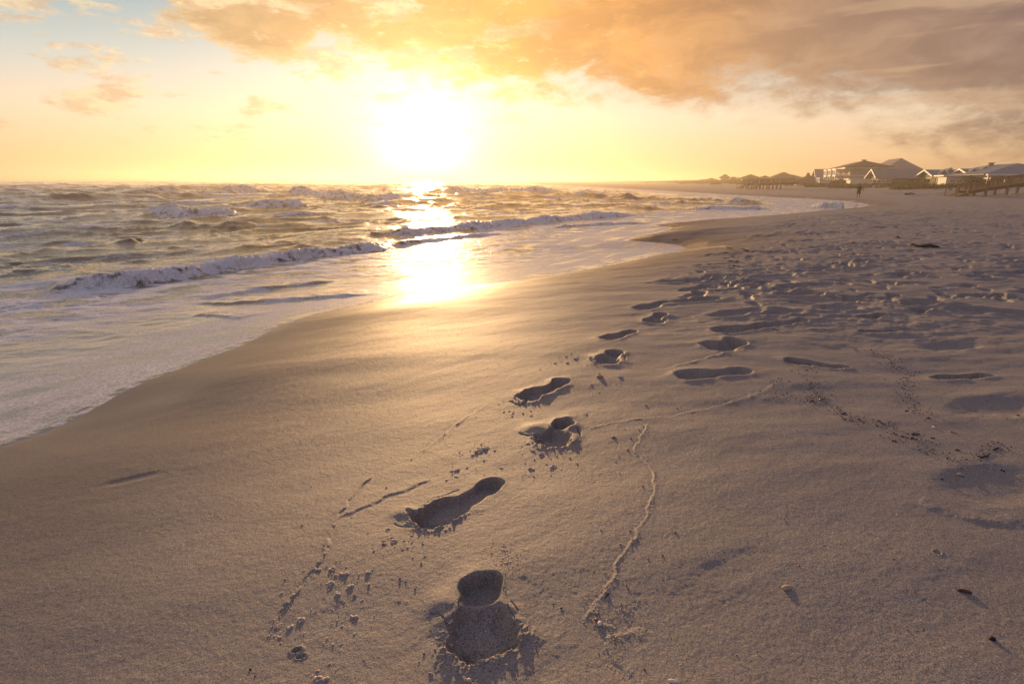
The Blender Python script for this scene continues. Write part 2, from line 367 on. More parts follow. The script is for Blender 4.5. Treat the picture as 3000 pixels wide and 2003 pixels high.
# wind- and wash-combed streaks running along the wash line
u = (X * 0.85 + Y * 0.53); v = (X * 0.53 - Y * 0.85)
Z += land * 0.0016 * fbm(u * 0.9, v * 5.0, 3, 0.5, 9) * lod(0.2) * (1 - 0.5 * ss(X, 0.5, 2.5))
Z += land * (0.0007 * fbm(X * 20, Y * 22, 2, 0.5, 12) * lod(0.05) + 0.0005 * fbm(X * 62, Y * 62, 2, 0.6, 14) * lod(0.016))
# rough churned sand
Z += tr * lod(0.25) * (0.55 + 1.1 * np.clip(fbm(X * .35, Y * .35, 2, .5, 29), -.4, .6)) * (0.022 * np.abs(fbm(X * 1.8, Y * 3.6, 3, 0.5, 21)) + 0.011 * fbm(X * 6, Y * 9, 3, 0.6, 25))
Z += tr * ss(Y, 8, 30) * 0.05 * np.maximum(fbm(X * 0.8, Y * 1.3, 4, 0.6, 41), -0.2) * lod(0.8)
Z += ss(X - dunefoot(Y), -6, 4) * (0.16 * fbm(X * 0.22, Y * 0.30, 4, 0.55, 33)) * lod(4)
crumb = np.zeros_like(Z)

def patch(cx, cy, rad):
    r = math.hypot(cx, cy); a = math.atan2(cx, cy); da = math.asin(min(0.99, rad / max(r, rad * 1.02)))
    i0, i1 = np.searchsorted(rr, [r - rad, r + rad]); j0, j1 = np.searchsorted(th, [a - da, a + da])
    return slice(max(i0 - 1, 0), i1 + 1), slice(max(j0 - 1, 0), j1 + 1)

def footprint(hx, hy, tx, ty, L=None, depth=0.03, soft=0.014, ridge=0.0, rimh=0.35, side=1, crumbly=0.0, wid=1.0):
    """pressed print: heel at (hx,hy), toes at (tx,ty)"""
    L = L or math.hypot(tx - hx, ty - hy); cx, cy = (hx + tx) / 2, (hy + ty) / 2
    w = patch(cx, cy, L * 1.3); x = X[w]; y = Y[w]
    if x.size == 0: return
    d = np.array([tx - hx, ty - hy]); d /= np.linalg.norm(d); n = np.array([-d[1], d[0]]) * side
    x0_, y0_ = x, y; wa = 0.010 * (1 + crumbly); x = x + wa * fbm(x * 9, y * 9, 2, .5, 301); y = y + wa * fbm(x0_ * 9, y * 9, 2, .5, 305)
    a = (x - cx) * d[0] + (y - cy) * d[1]; b = (x - cx) * n[0] + (y - cy) * n[1]
    jag = 0.005 * fbm(x * 24, y * 24, 3, 0.6, 50) * (0.3 + crumbly) * ss(a, -0.3 * L, 0.3 * L)
    def ell(ca, cb, ra, rb): return (np.sqrt(((a - ca * L) / (ra * L)) ** 2 + ((b - cb * L * wid) / (rb * L * wid)) ** 2 + 1e-9) - 1) * min(ra, rb * wid) * L
    heel = ell(-0.33, 0, 0.175, 0.145); ball = ell(0.20, 0.02, 0.23, 0.205); arch = ell(-0.06, 0.035, 0.30, 0.125); toe = ell(0.37, 0.03, 0.13, 0.185)
    k = 0.012
    sd = -k * np.log(np.exp(-np.clip(heel / k, -30, 30)) + np.exp(-np.clip(ball / k, -30, 30)) + np.exp(-np.clip(arch / k, -30, 30)) + np.exp(-np.clip(toe / k, -30, 30))) + jag
    inside = ss(-sd, -soft * 0.5, soft * 1.9) ** 0.9
    dep = depth * (0.85 + 0.35 * ss(-a, 0.2 * L, 0.45 * L) + 0.35 * ss(a, 0.18 * L, 0.42 * L))
    dep = dep * (1 - 0.85 * ridge * np.exp(-((a + 0.13 * L) / (0.075 * L)) ** 2))
    dep = dep * (1 + 0.10 * fbm(x * 14, y * 14, 2, 0.5, 60))
    rim = 0.55 * rimh * depth * np.exp(-(np.maximum(sd + .004, 0) / (0.038 + 0.5 * soft)) ** 1.6) * (0.55 + 0.6 * np.clip(fbm(x * 7, y * 7, 2, 0.5, 64) + 0.5, 0, 1.5))
    rim = rim * (1 + 0.8 * ridge * np.exp(-((a - 0.02 * L) / (0.35 * L)) ** 2) * (b < 0))
    rough = crumbly * 0.004 * np.maximum(fbm(x * 55, y * 55, 2, 0.6, 70), 0) * np.exp(-((sd - 0.006) / 0.018) ** 2) * ss(a, 0.0, 0.3 * L)
    Z[w] += rim * (1 - inside) - inside * dep + rough * 2
    # toe marks
    if crumbly > 0:
        for i in range(5):
            ca, cb = 0.41 * L - 0.018 * L * i * 1.4, (-0.135 + 0.075 * i) * L * wid
            rr_ = (0.052 - 0.005 * i) * L; q = np.hypot(a - ca, b - cb)
            Z[w] -= 0.011 * np.exp(-(q / rr_) ** 2)

def dent(cx, cy, rx, ry, ang, depth, rim=0.3):
    w = patch(cx, cy, max(rx, ry) * 2.4); x = X[w] - cx; y = Y[w] - cy
    if x.size == 0: return
    c, s_ = math.cos(ang), math.sin(ang); a = (x * c + y * s_) / rx; b = (-x * s_ + y * c) / ry; q = np.sqrt(a * a + b * b) + 0.12 * fbm(X[w] * 9, Y[w] * 9, 2, 0.5, 81)
    Z[w] += -depth * (1 - ss(q, 0.35, 1.0)) + rim * depth * np.exp(-((q - 1.12) / 0.28) ** 2)

def mound(cx, cy, rx, ry, ang, h):
    w = patch(cx, cy, max(rx, ry) * 2.4); x = X[w] - cx; y = Y[w] - cy
    if x.size == 0: return
    c, s_ = math.cos(ang), math.sin(ang); a = (x * c + y * s_) / rx; b = (-x * s_ + y * c) / ry
    Z[w] += h * np.exp(-(a * a + b * b))

def ridge_line(pts, h, wdt, step=0.0, rough=0.5, seed=0):
    P = np.array([h2(*p)[:2] for p in pts]); 
    # subdivide smooth
    Q = [P[0]]
    for i in range(len(P) - 1):
        for k in range(1, 7): Q.append(P[i] + (P[i + 1] - P[i]) * k / 6)
    Q = np.array(Q)
    for _ in range(3): Q[1:-1] = 0.25 * Q[:-2] + 0.5 * Q[1:-1] + 0.25 * Q[2:]
    c = (Q.min(0) + Q.max(0)) / 2; rad = np.linalg.norm(Q.max(0) - Q.min(0)) / 2 + 0.15
    w = patch(c[0], c[1], rad); x = X[w]; y = Y[w]
    xx = x + 0.012 * fbm(x * 9, y * 9, 3, 0.6, 90 + seed); yy = y + 0.012 * fbm(x * 9, y * 9, 3, 0.6, 95 + seed)
    best = np.full(x.shape, 1e9); sgn = np.zeros(x.shape); par = np.zeros(x.shape)
    for i in range(len(Q) - 1):
        a = Q[i]; d = Q[i + 1] - a; L2 = d @ d + 1e-12
        t = np.clip(((xx - a[0]) * d[0] + (yy - a[1]) * d[1]) / L2, 0, 1)
        dx = xx - a[0] - t * d[0]; dy = yy - a[1] - t * d[1]; q = dx * dx + dy * dy
        mk = q < best; best = np.where(mk, q, best); sgn = np.where(mk, np.sign(d[0] * dy - d[1] * dx), sgn); par = np.where(mk, (i + t) / (len(Q) - 1), par)
    D_ = np.sqrt(best); endf = ss(par, 0, 0.06) * ss(1 - par, 0, 0.06)
    hh = h * .7 * (1 + rough * fbm(x * 60, y * 60, 2, 0.6, 99 + seed)) * np.clip(0.75 + 1.5 * fbm(x * 7, y * 7, 3, 0.6, 77 + seed), .08 if h > 0 else .6, 1.6); step = step * 1.5
    Z[w] += endf * (hh * np.exp(-(D_ / wdt) ** 2) + step * (sgn > 0) * np.exp(-D_ / (wdt * 4)) * 0 + step * sgn * np.exp(-(D_ / (wdt * 3)) ** 2) * ss(D_, 0, wdt))
    return Q

# the walker's own line of prints, toes towards the camera
def fp(hx, hy, tx, ty, **kw):
    a = h2(hx, hy); b = h2(tx, ty); footprint(a[0], a[1], b[0], b[1], **kw)
fp(1106, 1322, 1118, 1514, depth=0.040, soft=0.009, ridge=1.0, rimh=0.42, side=-1, crumbly=1.0, wid=1.36)
q = h2(1015, 1388); mound(q[0], q[1], 0.055, 0.052, 0.5, 0.015)
q = h2(1068, 1492); dent(q[0], q[1], .030, .026, 0, .014, 0)
q = h2(1135, 1500); dent(q[0], q[1], .034, .020, 0, .008, 0)
q = h2(1150, 1415); dent(q[0], q[1], .045, .05, 0, .010, 0)
fp(1150, 1100, 955, 1205, depth=0.036, soft=0.010, ridge=0.15, rimh=0.35, side=1, crumbly=1.0, wid=0.9)
q = h2(925, 1180); mound(q[0], q[1], 0.05, 0.04, 0.2, 0.012)
fp(1298, 960, 1262, 1026, depth=0.045, soft=0.012, ridge=0.95, rimh=0.45, side=-1, crumbly=1.0, wid=1.15)
q = h2(1225, 982); mound(q[0], q[1], 0.06, 0.07, 0.4, 0.022)
fp(1300, 876, 1190, 915, depth=0.042, soft=0.012, ridge=0.1, rimh=0.45, side=1, crumbly=0.9, wid=0.95)
fp(1415, 806, 1392, 840, depth=0.045, soft=0.014, ridge=0.9, rimh=0.45, side=-1, crumbly=0.8, wid=1.2)
q = h2(1370, 822); mound(q[0], q[1], 0.07, 0.07, 0.4, 0.018)
fp(1455, 758, 1380, 782, depth=0.042, soft=0.014, ridge=0.1, rimh=0.45, side=1, crumbly=0.6)
fp(1518, 719, 1500, 742, depth=0.045, soft=0.016, ridge=0.8, rimh=0.45, side=-1, crumbly=0.6, wid=1.2)
fp(1535, 690, 1460, 710, depth=0.04, soft=0.016, rimh=0.4, side=1, crumbly=0.4)
fp(1606, 667, 1588, 682, depth=0.045, soft=0.02, rimh=0.4, wid=1.2)
fp(1630, 651, 1565, 664, depth=0.04, soft=0.02, rimh=0.3)
fp(1650, 633, 1635, 645, depth=0.045, soft=0.02, rimh=0.4, wid=1.2)
# other prints picked out on the right
for (x0, y0, x1, y1, dpt, sf, wd) in [(1770, 744, 1636, 762, .040, .022, .95), (1848, 734, 1760, 745, .038, .022, .9), (1700, 783, 1620, 800, .05, .03, 1.7), (1718, 853, 1550, 866, .040, .03, .85),
        (1944, 842, 1798, 826, .050, .012, .75), (2275, 860, 2138, 862, .045, .010, .6), (2030, 722, 1972, 728, .05, .014, 1.1), (2128, 713, 2094, 718, .05, .014, 1.3), (2062, 757, 1972, 757, .035, .014, .6),
        (1700, 660, 1630, 668, .04, .02, 1), (1790, 682, 1700, 672, .035, .03, 1), (1905, 703, 1812, 690, .035, .02, .7), (1840, 668, 1770, 662, .035, .02, .8), (2050, 700, 1925, 680, .03, .02, .6), (2130, 692, 2050, 684, .035, .02, .8),
        (1860, 655, 1780, 660, .03, .03, 1.0), (1600, 690, 1560, 680, .02, .03, 1), (2300, 676, 2240, 678, .04, .015, .9), (2100, 655, 2010, 650, .03, .03, 1), (1730, 640, 1690, 650, .04, .03, 1), (1950, 655, 1880, 648, .03, .02, .8)]:
    fp(x0, y0, x1, y1, depth=dpt * 1.35, soft=sf, rimh=0.4, wid=wd)
# hollows and small dimples
for (px, py, rx, ry, dpt) in [(2270, 1110, .30, .16, .014), (1700, 1290, .20, .08, .003), (2150, 1265, .012, .012, .006), (680, 1492, .016, .010, .010), (690, 1506, .014, .008, .008), (1070, 1478, .012, .01, .008), (2290, 930, .40, .15, .016), (300, 1100, .18, .05, .006), (2180, 790, .3, .15, .03)]:
    q = h2(px, py); dent(q[0], q[1], rx, ry, 0.3, dpt, 0.25 if rx < .03 else 0.05)
rs = random.Random(3)
for i in range(85):            # wide soft hollows scuffed by many feet
    y = 4.6 + 13 * rs.random() ** 1.3; lim = float(np.interp(y, [0, 5.5, 8, 12, 18, 30, 50], [3, 1.7, 2.3, 4.3, 8, 17, 34])); x = lim + (1.0 * y - lim + 1) * rs.random()
    if x > lim: dent(x, y, rs.uniform(.18, .42), rs.uniform(.09, .18), rs.gauss(.1, .35), rs.uniform(.02, .045), .35)
for i in range(900):           # trampled beach: random prints, thinning with distance
    y = 5.5 + 46 * rs.random() ** 1.35; lim = float(np.interp(y, [0, 5.5, 8, 12, 18, 30, 50], [3, 1.5, 2.3, 4.3, 8, 17, 34]))
    x = lim + (1.02 * y - lim + 1) * rs.random()
    if y < 7 and x < 2.2: continue
    if y > 50 or x < lim: continue
    L = rs.uniform(0.24, 0.34); a = rs.gauss(1.35, 0.55) + (math.pi if rs.random() < .5 else 0)
    footprint(x - L / 2 * math.cos(a), y - L / 2 * math.sin(a), x + L / 2 * math.cos(a), y + L / 2 * math.sin(a), depth=rs.choice([.018, .028, .036, .045]), soft=rs.uniform(.008, .028), rimh=rs.uniform(.05, .22), wid=rs.uniform(.85, 1.4))
# low ridges left by earlier wash
RL = [ridge_line([(1785, 880), (1740, 905), (1690, 922), (1600, 942), (1500, 960), (1400, 968), (1345, 985)], .0022, .008, .0008, seed=1),
      ridge_line([(1495, 963), (1470, 1000), (1450, 1030), (1478, 1052), (1500, 1090), (1497, 1150), (1465, 1215), (1440, 1255), (1405, 1320), (1370, 1375), (1345, 1425)], .0026, .0060, .0009, seed=2),
      ridge_line([(1110, 928), (1060, 958), (1010, 1000), (965, 1035)], .003, .008, .0012, seed=3),
      ridge_line([(990, 1100), (900, 1135), (830, 1170), (775, 1197)], .003, .008, -.0014, seed=4),
      ridge_line([(860, 1080), (815, 1130), (765, 1200), (745, 1285), (690, 1345), (660, 1390), (620, 1470)], .0032, .007, -.0012, seed=5),
      ridge_line([(1390, 1418), (1396, 1460), (1398, 1510), (1450, 1540)], .003, .007, .001, seed=6),
      ridge_line([(1475, 1430), (1440, 1446), (1405, 1452)], .004, .008, .001, seed=7),
      ridge_line([(1470, 1380), (1440, 1392), (1425, 1400)], .003, .010, .0, seed=8),
      ridge_line([(1965, 720), (1900, 732), (1800, 742)], .006, .014, .001, seed=9),
      ridge_line([(1715, 800), (1650, 815), (1560, 838), (1500, 850)], .005, .012, .001, seed=10),
      ridge_line([(2100, 1150), (2180, 1180), (2260, 1195), (2348, 1198)], .005, .03, .0012, rough=.2, seed=11)]
c7 = lambda L: [((1100 + a / 2.23) / K, (1300 + b / 2.23) / K) for a, b in L]
c8 = lambda L: [((1400 + a / 3.485) / K, (1000 + b / 3.485) / K) for a, b in L]
# cracks and rubble in the trodden sand
for i, (L_, hh_, ww_) in enumerate([(c7([(578, 1015), (562, 1070), (572, 1100), (548, 1150)]), -.012, .0022), (c7([(350, 1118), (400, 1130), (432, 1150), (462, 1208)]), -.009, .0020), (c7([(885, 1030), (915, 1080), (935, 1120)]), -.008, .002), (c7([(860, 1050), (892, 1110), (905, 1170), (960, 1180)]), -.006, .002),
        (c7([(620, 1330), (650, 1318), (700, 1345), (770, 1310), (830, 1285), (870, 1262)]), .020, .008), (c7([(635, 1310), (650, 1380)]), .012, .006), (c7([(120, 530), (170, 560), (230, 568), (300, 560)]), -.008, .003), (c7([(130, 445), (170, 435), (230, 445), (270, 470)]), -.006, .002), (c7([(295, 440), (360, 380), (440, 350), (560, 300)]), -.006, .002),
        (c8([(425, 935), (470, 960), (540, 970), (600, 960)]), -.014, .004), (c8([(720, 880), (760, 925), (745, 970)]), -.010, .003), (c8([(1000, 890), (1025, 930), (1035, 975)]), -.012, .003), (c8([(310, 600), (380, 632), (450, 640), (520, 615)]), -.012, .004), (c8([(1490, 150), (1498, 210)]), -.014, .005)]):
    ridge_line(L_, hh_ / .7, ww_, 0, rough=.3, seed=40 + i)
wet = np.clip(1.0 - ss(Sg, 0.15, 3.4 ) , 0, 1) ** 0.8
wet = np.where(Sg < 0, 1, wet)
wet = np.clip(wet * (0.9 + 0.35 * fbm(X * 0.6, Y * 0.6, 2, 0.5, 2)), 0, 1)
vg = X - dunefoot(Y); vg = ss(vg + 14 * fbm(X * .09, Y * .07, 3, .6, 400) + 5 * fbm(X * .3, Y * .25, 2, .6, 410), 19, 23)
sand = grid_mesh('sand', X, Y, Z, SAND, attrs={'wet': wet, 'veg': vg})
tag(sand, kind='structure')
LUT = (Z.copy(), )
def ground(x, y):              # final sand height under a small object
    r = math.hypot(x, y); a = math.atan2(x, y); i = int(np.clip(np.searchsorted(rr, r), 1, len(rr) - 1)); j = int(np.clip(np.searchsorted(th, a), 1, len(th) - 1))
    fi = (r - rr[i - 1]) / (rr[i] - rr[i - 1]); fj = (a - th[j - 1]) / (th[j] - th[j - 1])
    return float((Z[i - 1, j - 1] * (1 - fi) + Z[i, j - 1] * fi) * (1 - fj) + (Z[i - 1, j] * (1 - fi) + Z[i, j] * fi) * fj)

# ------------------------------------------------------------------ sea
def water_material():
    m = bpy.data.materials.new('sea_water'); m.use_nodes = True; T = NT(m.node_tree); b = T.n['Principled BSDF']
    geo = T.node('ShaderNodeNewGeometry').outputs['Position']
    foam = T.node('ShaderNodeAttribute', attribute_name='foam').outputs['Fac']
    b.inputs['Subsurface Radius'].default_value = (0.06, 0.055, 0.05); b.inputs['Subsurface Scale'].default_value = 0.8
    film = T.node('ShaderNodeAttribute', attribute_name='film').outputs['Fac']
    mp = T.node('ShaderNodeMapping'); T.l.new(geo, mp.inputs[0]); mp.inputs['Rotation'].default_value = (0, 0, math.radians(57)); mp.inputs['Scale'].default_value = (0.45, 1.3, 1)
    n1 = T.noise(mp.outputs[0], 2.2, 7, 0.62, 0.5); n2 = T.noise(geo, 9.0, 5, 0.65, 0.2); n3 = T.noise(geo, 38.0, 3, 0.6)
    lace = T.m('ADD', T.m('MULTIPLY', n1, 0.6), T.m('MULTIPLY', n2, 0.4))
    mp2 = T.node('ShaderNodeMapping'); T.l.new(geo, mp2.inputs[0]); mp2.inputs['Rotation'].default_value = (0, 0, math.radians(-15)); mp2.inputs['Scale'].default_value = (0.6, 1.3, 1)
    lf = T.m('ADD', T.m('MULTIPLY', T.noise(mp2.outputs[0], 34.0, 3, 0.65), 0.55), T.m('MULTIPLY', T.noise(mp2.outputs[0], 110.0, 2, 0.65), 0.45))
    lx = T.mix(film, T.comb(lace, lace, lace), T.comb(lf, lf, lf)); lsp = T.node('ShaderNodeSeparateColor'); T.l.new(lx, lsp.inputs[0]); lace = lsp.outputs[0]
    fm = T.sstep(T.m('ADD', foam, T.m('MULTIPLY', T.m('SUBTRACT', lace, 0.5), 1.6)), 0.38, 0.68)
    deep = T.mix(film, (0.010, 0.020, 0.027), (0.24, 0.21, 0.19))
    fcol = T.mix(T.sstep(n3, 0.35, 0.65), (0.52, 0.54, 0.57), (0.88, 0.88, 0.88))
    fcol = T.mix(film, fcol, T.mix(T.sstep(n3, 0.35, 0.65), (0.54, 0.52, 0.49), (0.92, 0.87, 0.78)))
    T.put(b.inputs['Base Color'], T.mix(fm, deep, fcol))
    T.put(b.inputs['Roughness'], T.m('ADD', T.m('SUBTRACT', 0.052, T.m('MULTIPLY', film, 0.03)), T.m('MULTIPLY', fm, 0.55)))
    T.put(b.inputs['Subsurface Weight'], T.m('MULTIPLY', fm, T.m('SUBTRACT', 0.30, T.m('MULTIPLY', film, 0.30), clamp=True)))
    b.inputs['IOR'].default_value = 1.40; T.put(b.inputs['Specular IOR Level'], T.m('SUBTRACT', 0.60, T.m('MULTIPLY', fm, 0.45)))
    h = T.m('ADD', T.m('MULTIPLY', n2, 0.5), T.m('MULTIPLY', n3, 0.16))
    h = T.m('ADD', h, T.m('MULTIPLY', n1, 1.2))
    bp = T.node('ShaderNodeBump'); bp.inputs['Distance'].default_value = 0.055
    T.put(bp.inputs['Strength'], T.m('SUBTRACT', 0.55, T.m('MULTIPLY', film, 0.47)))
    T.l.new(h, bp.inputs['Height'])
    b2 = T.node('ShaderNodeBump'); b2.inputs['Distance'].default_value = 0.012; T.put(b2.inputs['Strength'], T.m('MULTIPLY', T.m('ADD', 0.25, T.m('MULTIPLY', fm, 0.15)), T.m('SUBTRACT', 1.0, T.m('MULTIPLY', film, 0.75))))
    T.l.new(T.noise(geo, 75.0, 3, 0.7), b2.inputs['Height']); T.l.new(bp.outputs[0], b2.inputs['Normal']); T.l.new(b2.outputs[0], b.inputs['Normal'])
    return m
WATER = water_material()
wth = np.radians(np.concatenate([np.linspace(-110, -54, 70)[:-1], np.linspace(-54, 46, 1300), np.linspace(46, 60, 10)[1:]]))
wr = steps([(2.2, 26.0, 0.0042), (0, 250, 0.0050), (0, 1200, 0.012), (0, 4600, 0.03)])
WR, WT = np.meshgrid(wr, wth, indexing='ij'); WX = WR * np.sin(WT); WY = WR * np.cos(WT)
WS = sdist(WX, WY); t = -WS; wsp = np.gradient(wr)[:, None]
def wl(lam): return np.clip(1.6 - wsp * 3.0 / lam, 0, 1)
WZ = wbase(t, WY)
WZ = np.where(t < 0, ze(WY) + 0.06 * t * 1.0 - 0.02 * ss(-t, 0, .3), WZ)
off = ss(t, 3.5, 13)
# rolling swell: rounded troughs, sharper crests, several headings
def crest(ph): return 1 - np.abs(np.sin(ph))
swell = 0
for (lam, ang_, amp, sd) in [(17, 32, .27, 1), (11, 42, .17, 2), (7.3, 22, .11, 3), (4.6, 50, .11, 4), (3.1, 20, .085, 5), (1.9, 60, .042, 6), (1.15, 10, .026, 7), (0.7, 35, .015, 8)]:
    a = math.radians(ang_); kx, ky = -math.cos(a), math.sin(a)
    warp = fbm(WX / lam * 0.45, WY / lam * 0.45, 2, 0.5, 100 + sd) * (1.3 if lam > 6 else 2.4)
    env = 0.35 + 1.0 * np.clip(fbm(WX / lam * 0.30 + 7, WY / lam * 0.30, 2, 0.5, 120 + sd) + 0.5, 0, 1.4)
    c = crest(math.pi / lam * (WX * kx + WY * ky) + warp) ** 1.5
    swell = swell + amp * env * (c - 0.4) * wl(lam)
swell = swell * (1 + 0.5 * ss(WR, 40, 200))
WZ += off * swell * (1.0 + 0.35 * ss(t, 8, 30))
WZ += ss(t, 0.3, 4) * (1 - off) * (0.020 * fbm(WX * 0.9, WY * 1.5, 3, 0.5, 140) + .006 * fbm(WX * 4, WY * 6, 2, .5, 141)) * wl(.5)
# thin sheet ripples
WZ += ss(t, 0.0, 0.3) * 0.0016 * fbm(WX * 14, WY * 26, 2, 0.5, 150) * wl(.06)
foam = np.zeros_like(WZ)
foam += 0.22 * off * (swell > 0.10) * ss(WR, 12, 30)
uu = WX * .55 + WY * .83; vv = WX * .83 - WY * .55
foam += ss(fbm(uu * 0.10, vv * 0.42, 5, 0.65, 160), -0.12, 0.5) * 0.50 * off + 0.05 * off
def sea_hit(px, py, z=SL): 
    d = ray(px, py); tt = (z - CAMZ) / d[2]; return d[0] * tt, d[1] * tt
def breaker(pts, h, wf, wb, fo=1.0, z=SL, rough=0.5, seed=0, wash=0.0):
    P = np.array([sea_hit(*p, z) for p in pts]); Q = [P[0]]
    for i in range(len(P) - 1):
        for k in range(1, 6): Q.append(P[i] + (P[i + 1] - P[i]) * k / 5)
    Q = np.array(Q)
    for _ in range(4): Q[1:-1] = 0.25 * Q[:-2] + 0.5 * Q[1:-1] + 0.25 * Q[2:]
    c = (Q.min(0) + Q.max(0)) / 2; rad = np.linalg.norm(Q.max(0) - Q.min(0)) / 2 + wb * 4
    r = math.hypot(*c); a = math.atan2(c[0], c[1]); da = math.asin(min(.99, rad / max(r, rad * 1.02)))
    i0, i1 = np.searchsorted(wr, [r - rad, r + rad]); j0, j1 = np.searchsorted(wth, [a - da, a + da]); w = (slice(max(i0 - 1, 0), i1 + 1), slice(max(j0 - 1, 0), j1 + 1))
    x = WX[w]; y = WY[w]; lam = h * 1.2
    xx = x + 0.5 * wf * fbm(x / (h * 5), y / (h * 5), 3, .6, 200 + seed); yy = y + 0.5 * wf * fbm(x / (h * 5), y / (h * 5), 3, .6, 210 + seed)
    best = np.full(x.shape, 1e9); sg = np.zeros(x.shape); par = np.zeros(x.shape)
    for i in range(len(Q) - 1):
        A_ = Q[i]; d = Q[i + 1] - A_; L2 = d @ d + 1e-12
        u_ = np.clip(((xx - A_[0]) * d[0] + (yy - A_[1]) * d[1]) / L2, 0, 1)
        dx = xx - A_[0] - u_ * d[0]; dy = yy - A_[1] - u_ * d[1]; q = dx * dx + dy * dy
        mk = q < best; best = np.where(mk, q, best); sg = np.where(mk, np.sign(d[0] * dy - d[1] * dx), sg); par = np.where(mk, (i + u_) / (len(Q) - 1), par)
    D_ = np.sqrt(best) * sg            # + on the seaward (left) side
    endf = ss(par, 0, .22) * ss(1 - par, 0, .18) * (0.65 + 0.5 * np.clip(fbm(x / (h * 9), y / (h * 9), 2, .5, 230 + seed) + .45, 0, 1))
    wf = wf * 1.5
    prof = np.where(D_ > 0, np.exp(-(D_ / wb) ** 2), np.exp(-(np.abs(D_) / wf) ** 2.6))
    bub = rough * (0.30 * fbm(x / h * 1.5, y / h * 1.5, 2, .5, 240 + seed) + 0.17 * np.abs(fbm(x / h * 3.2, y / h * 3.2, 2, .5, 245 + seed)))
    face = np.where(D_ > 0, np.exp(-(D_ / (wb * .35)) ** 2), np.exp(-(np.abs(D_) / (wf * 1.9)) ** 6))
    WZ[w] += endf * h * (prof + bub * face * fo)
    hd = endf * h * fo * face * rough
    WX[w] = x + hd * (0.30 * fbm(x / h * 2.1, y / h * 2.1, 2, .5, 260 + seed) + .25); WY[w] = y + hd * (0.30 * fbm(x / h * 2.1, y / h * 2.1, 2, .5, 270 + seed) - .25)
    foam[w] = np.maximum(foam[w], endf ** .5 * fo * (.72 + .5 * fbm(x / h * .9, y / h * .9, 3, .6, 280 + seed)) * face * (1.0 if fo > .6 else .7) + 0 * x)
    if wash: foam[w] = np.maximum(foam[w], wash * endf ** .5 * np.where(D_ > 0, np.exp(-(D_ / (wb * 3)) ** 2), 0) * (.7 + .5 * fbm(x, y * 1.5, 3, .6, 250)))
k3 = lambda L: [(a * K, b * K) for a, b in L]
breaker(k3([(90, 676), (150, 668), (200, 664), (260, 662), (330, 656), (420, 642), (520, 624), (620, 606), (700, 594), (780, 582), (860, 572), (925, 566)]), .23, .20, .55, 1.0, -.95, .75, 1, .8)
breaker([(1100, 704), (1140, 702), (1180, 694), (1300, 682), (1420, 670), (1520, 664), (1600, 652), (1720, 642), (1830, 634), (1900, 628)], .27, .30, .8, 1.0, SL, .8, 2, .6)
breaker([(430, 612), (500, 622), (560, 630), (620, 629), (695, 618)], .50, .6, 1.4, 1.0, SL, .8, 3, .7)
breaker([(440, 566), (520, 572), (600, 572), (690, 566), (740, 562)], 1.0, 1.2, 3.2, 1.0, SL, .7, 4, .5)
breaker([(690, 600), (760, 606), (840, 602), (880, 600)], .55, .7, 1.6, .9, SL, .8, 5, .4)
breaker([(780, 566), (900, 572), (1000, 580), (1110, 584), (1180, 580)], .8, 1.0, 2.6, .9, SL, .8, 6, .4)
breaker([(1250, 566), (1350, 562), (1450, 563), (1560, 564), (1650, 560)], 1.1, 1.4, 4, .9, SL, .8, 7, .4)
breaker([(1650, 570), (1750, 574), (1850, 577), (1950, 580)], .5, .8, 2.0, .6, SL, .6, 8, .4)
breaker([(2080, 586), (2130, 590), (2170, 592), (2200, 596)], .4, .6, 1.6, .7, SL, .7, 9, .4)
breaker([(2385, 606), (2410, 610), (2440, 611), (2470, 612)], .50, .45, .8, 1.0, SL, .9, 10, .5)
breaker([(2020, 608), (2080, 612), (2160, 614), (2260, 612)], .22, .3, .9, .8, SL, .8, 11, .4)
breaker([(-200, 592), (-60, 592), (60, 592), (130, 586), (200, 580)], .75, 2.2, 4.0, .0, SL, .1, 12)
breaker([(230, 584), (300, 584), (380, 582), (440, 574)], .85, 2.4, 4.0, .0, SL, .1, 13)
breaker([(-250, 812), (-100, 812), (30, 808), (110, 802), (170, 792)], .15, .55, 1.1, .45, SL, .3, 14)
breaker([(250, 700), (330, 706), (420, 704)], .18, .5, .9, .0, SL, .1, 15)
breaker([(500, 660), (640, 664), (760, 658)], .20, .6, 1.0, .1, SL, .1, 16)
breaker([(1000, 745), (1100, 735), (1250, 715), (1400, 700), (1500, 695)], .10, .15, .5, .5, SL, .6, 17, .3)
breaker([(1600, 672), (1700, 666), (1830, 662), (1920, 660)], .09, .12, .5, .8, SL + .1, .6, 18, .3)
# wash fronts overrunning each other in the shallows
breaker([(560, 884), (640, 892), (740, 893), (860, 887), (1000, 880), (1130, 876)], .035, .05, .5, .55, -.72, .4, 19)
breaker([(640, 888), (700, 868), (800, 852), (900, 843), (1010, 826)], .05, .07, .5, .3, -.78, .3, 20)
breaker([(560, 926), (620, 926), (680, 936), (720, 946)], .02, .05, .3, .4, -.7, .4, 21)
breaker([(0, 905), (120, 902), (240, 897), (330, 885)], .05, .3, .5, .4, -.9, .2, 22)
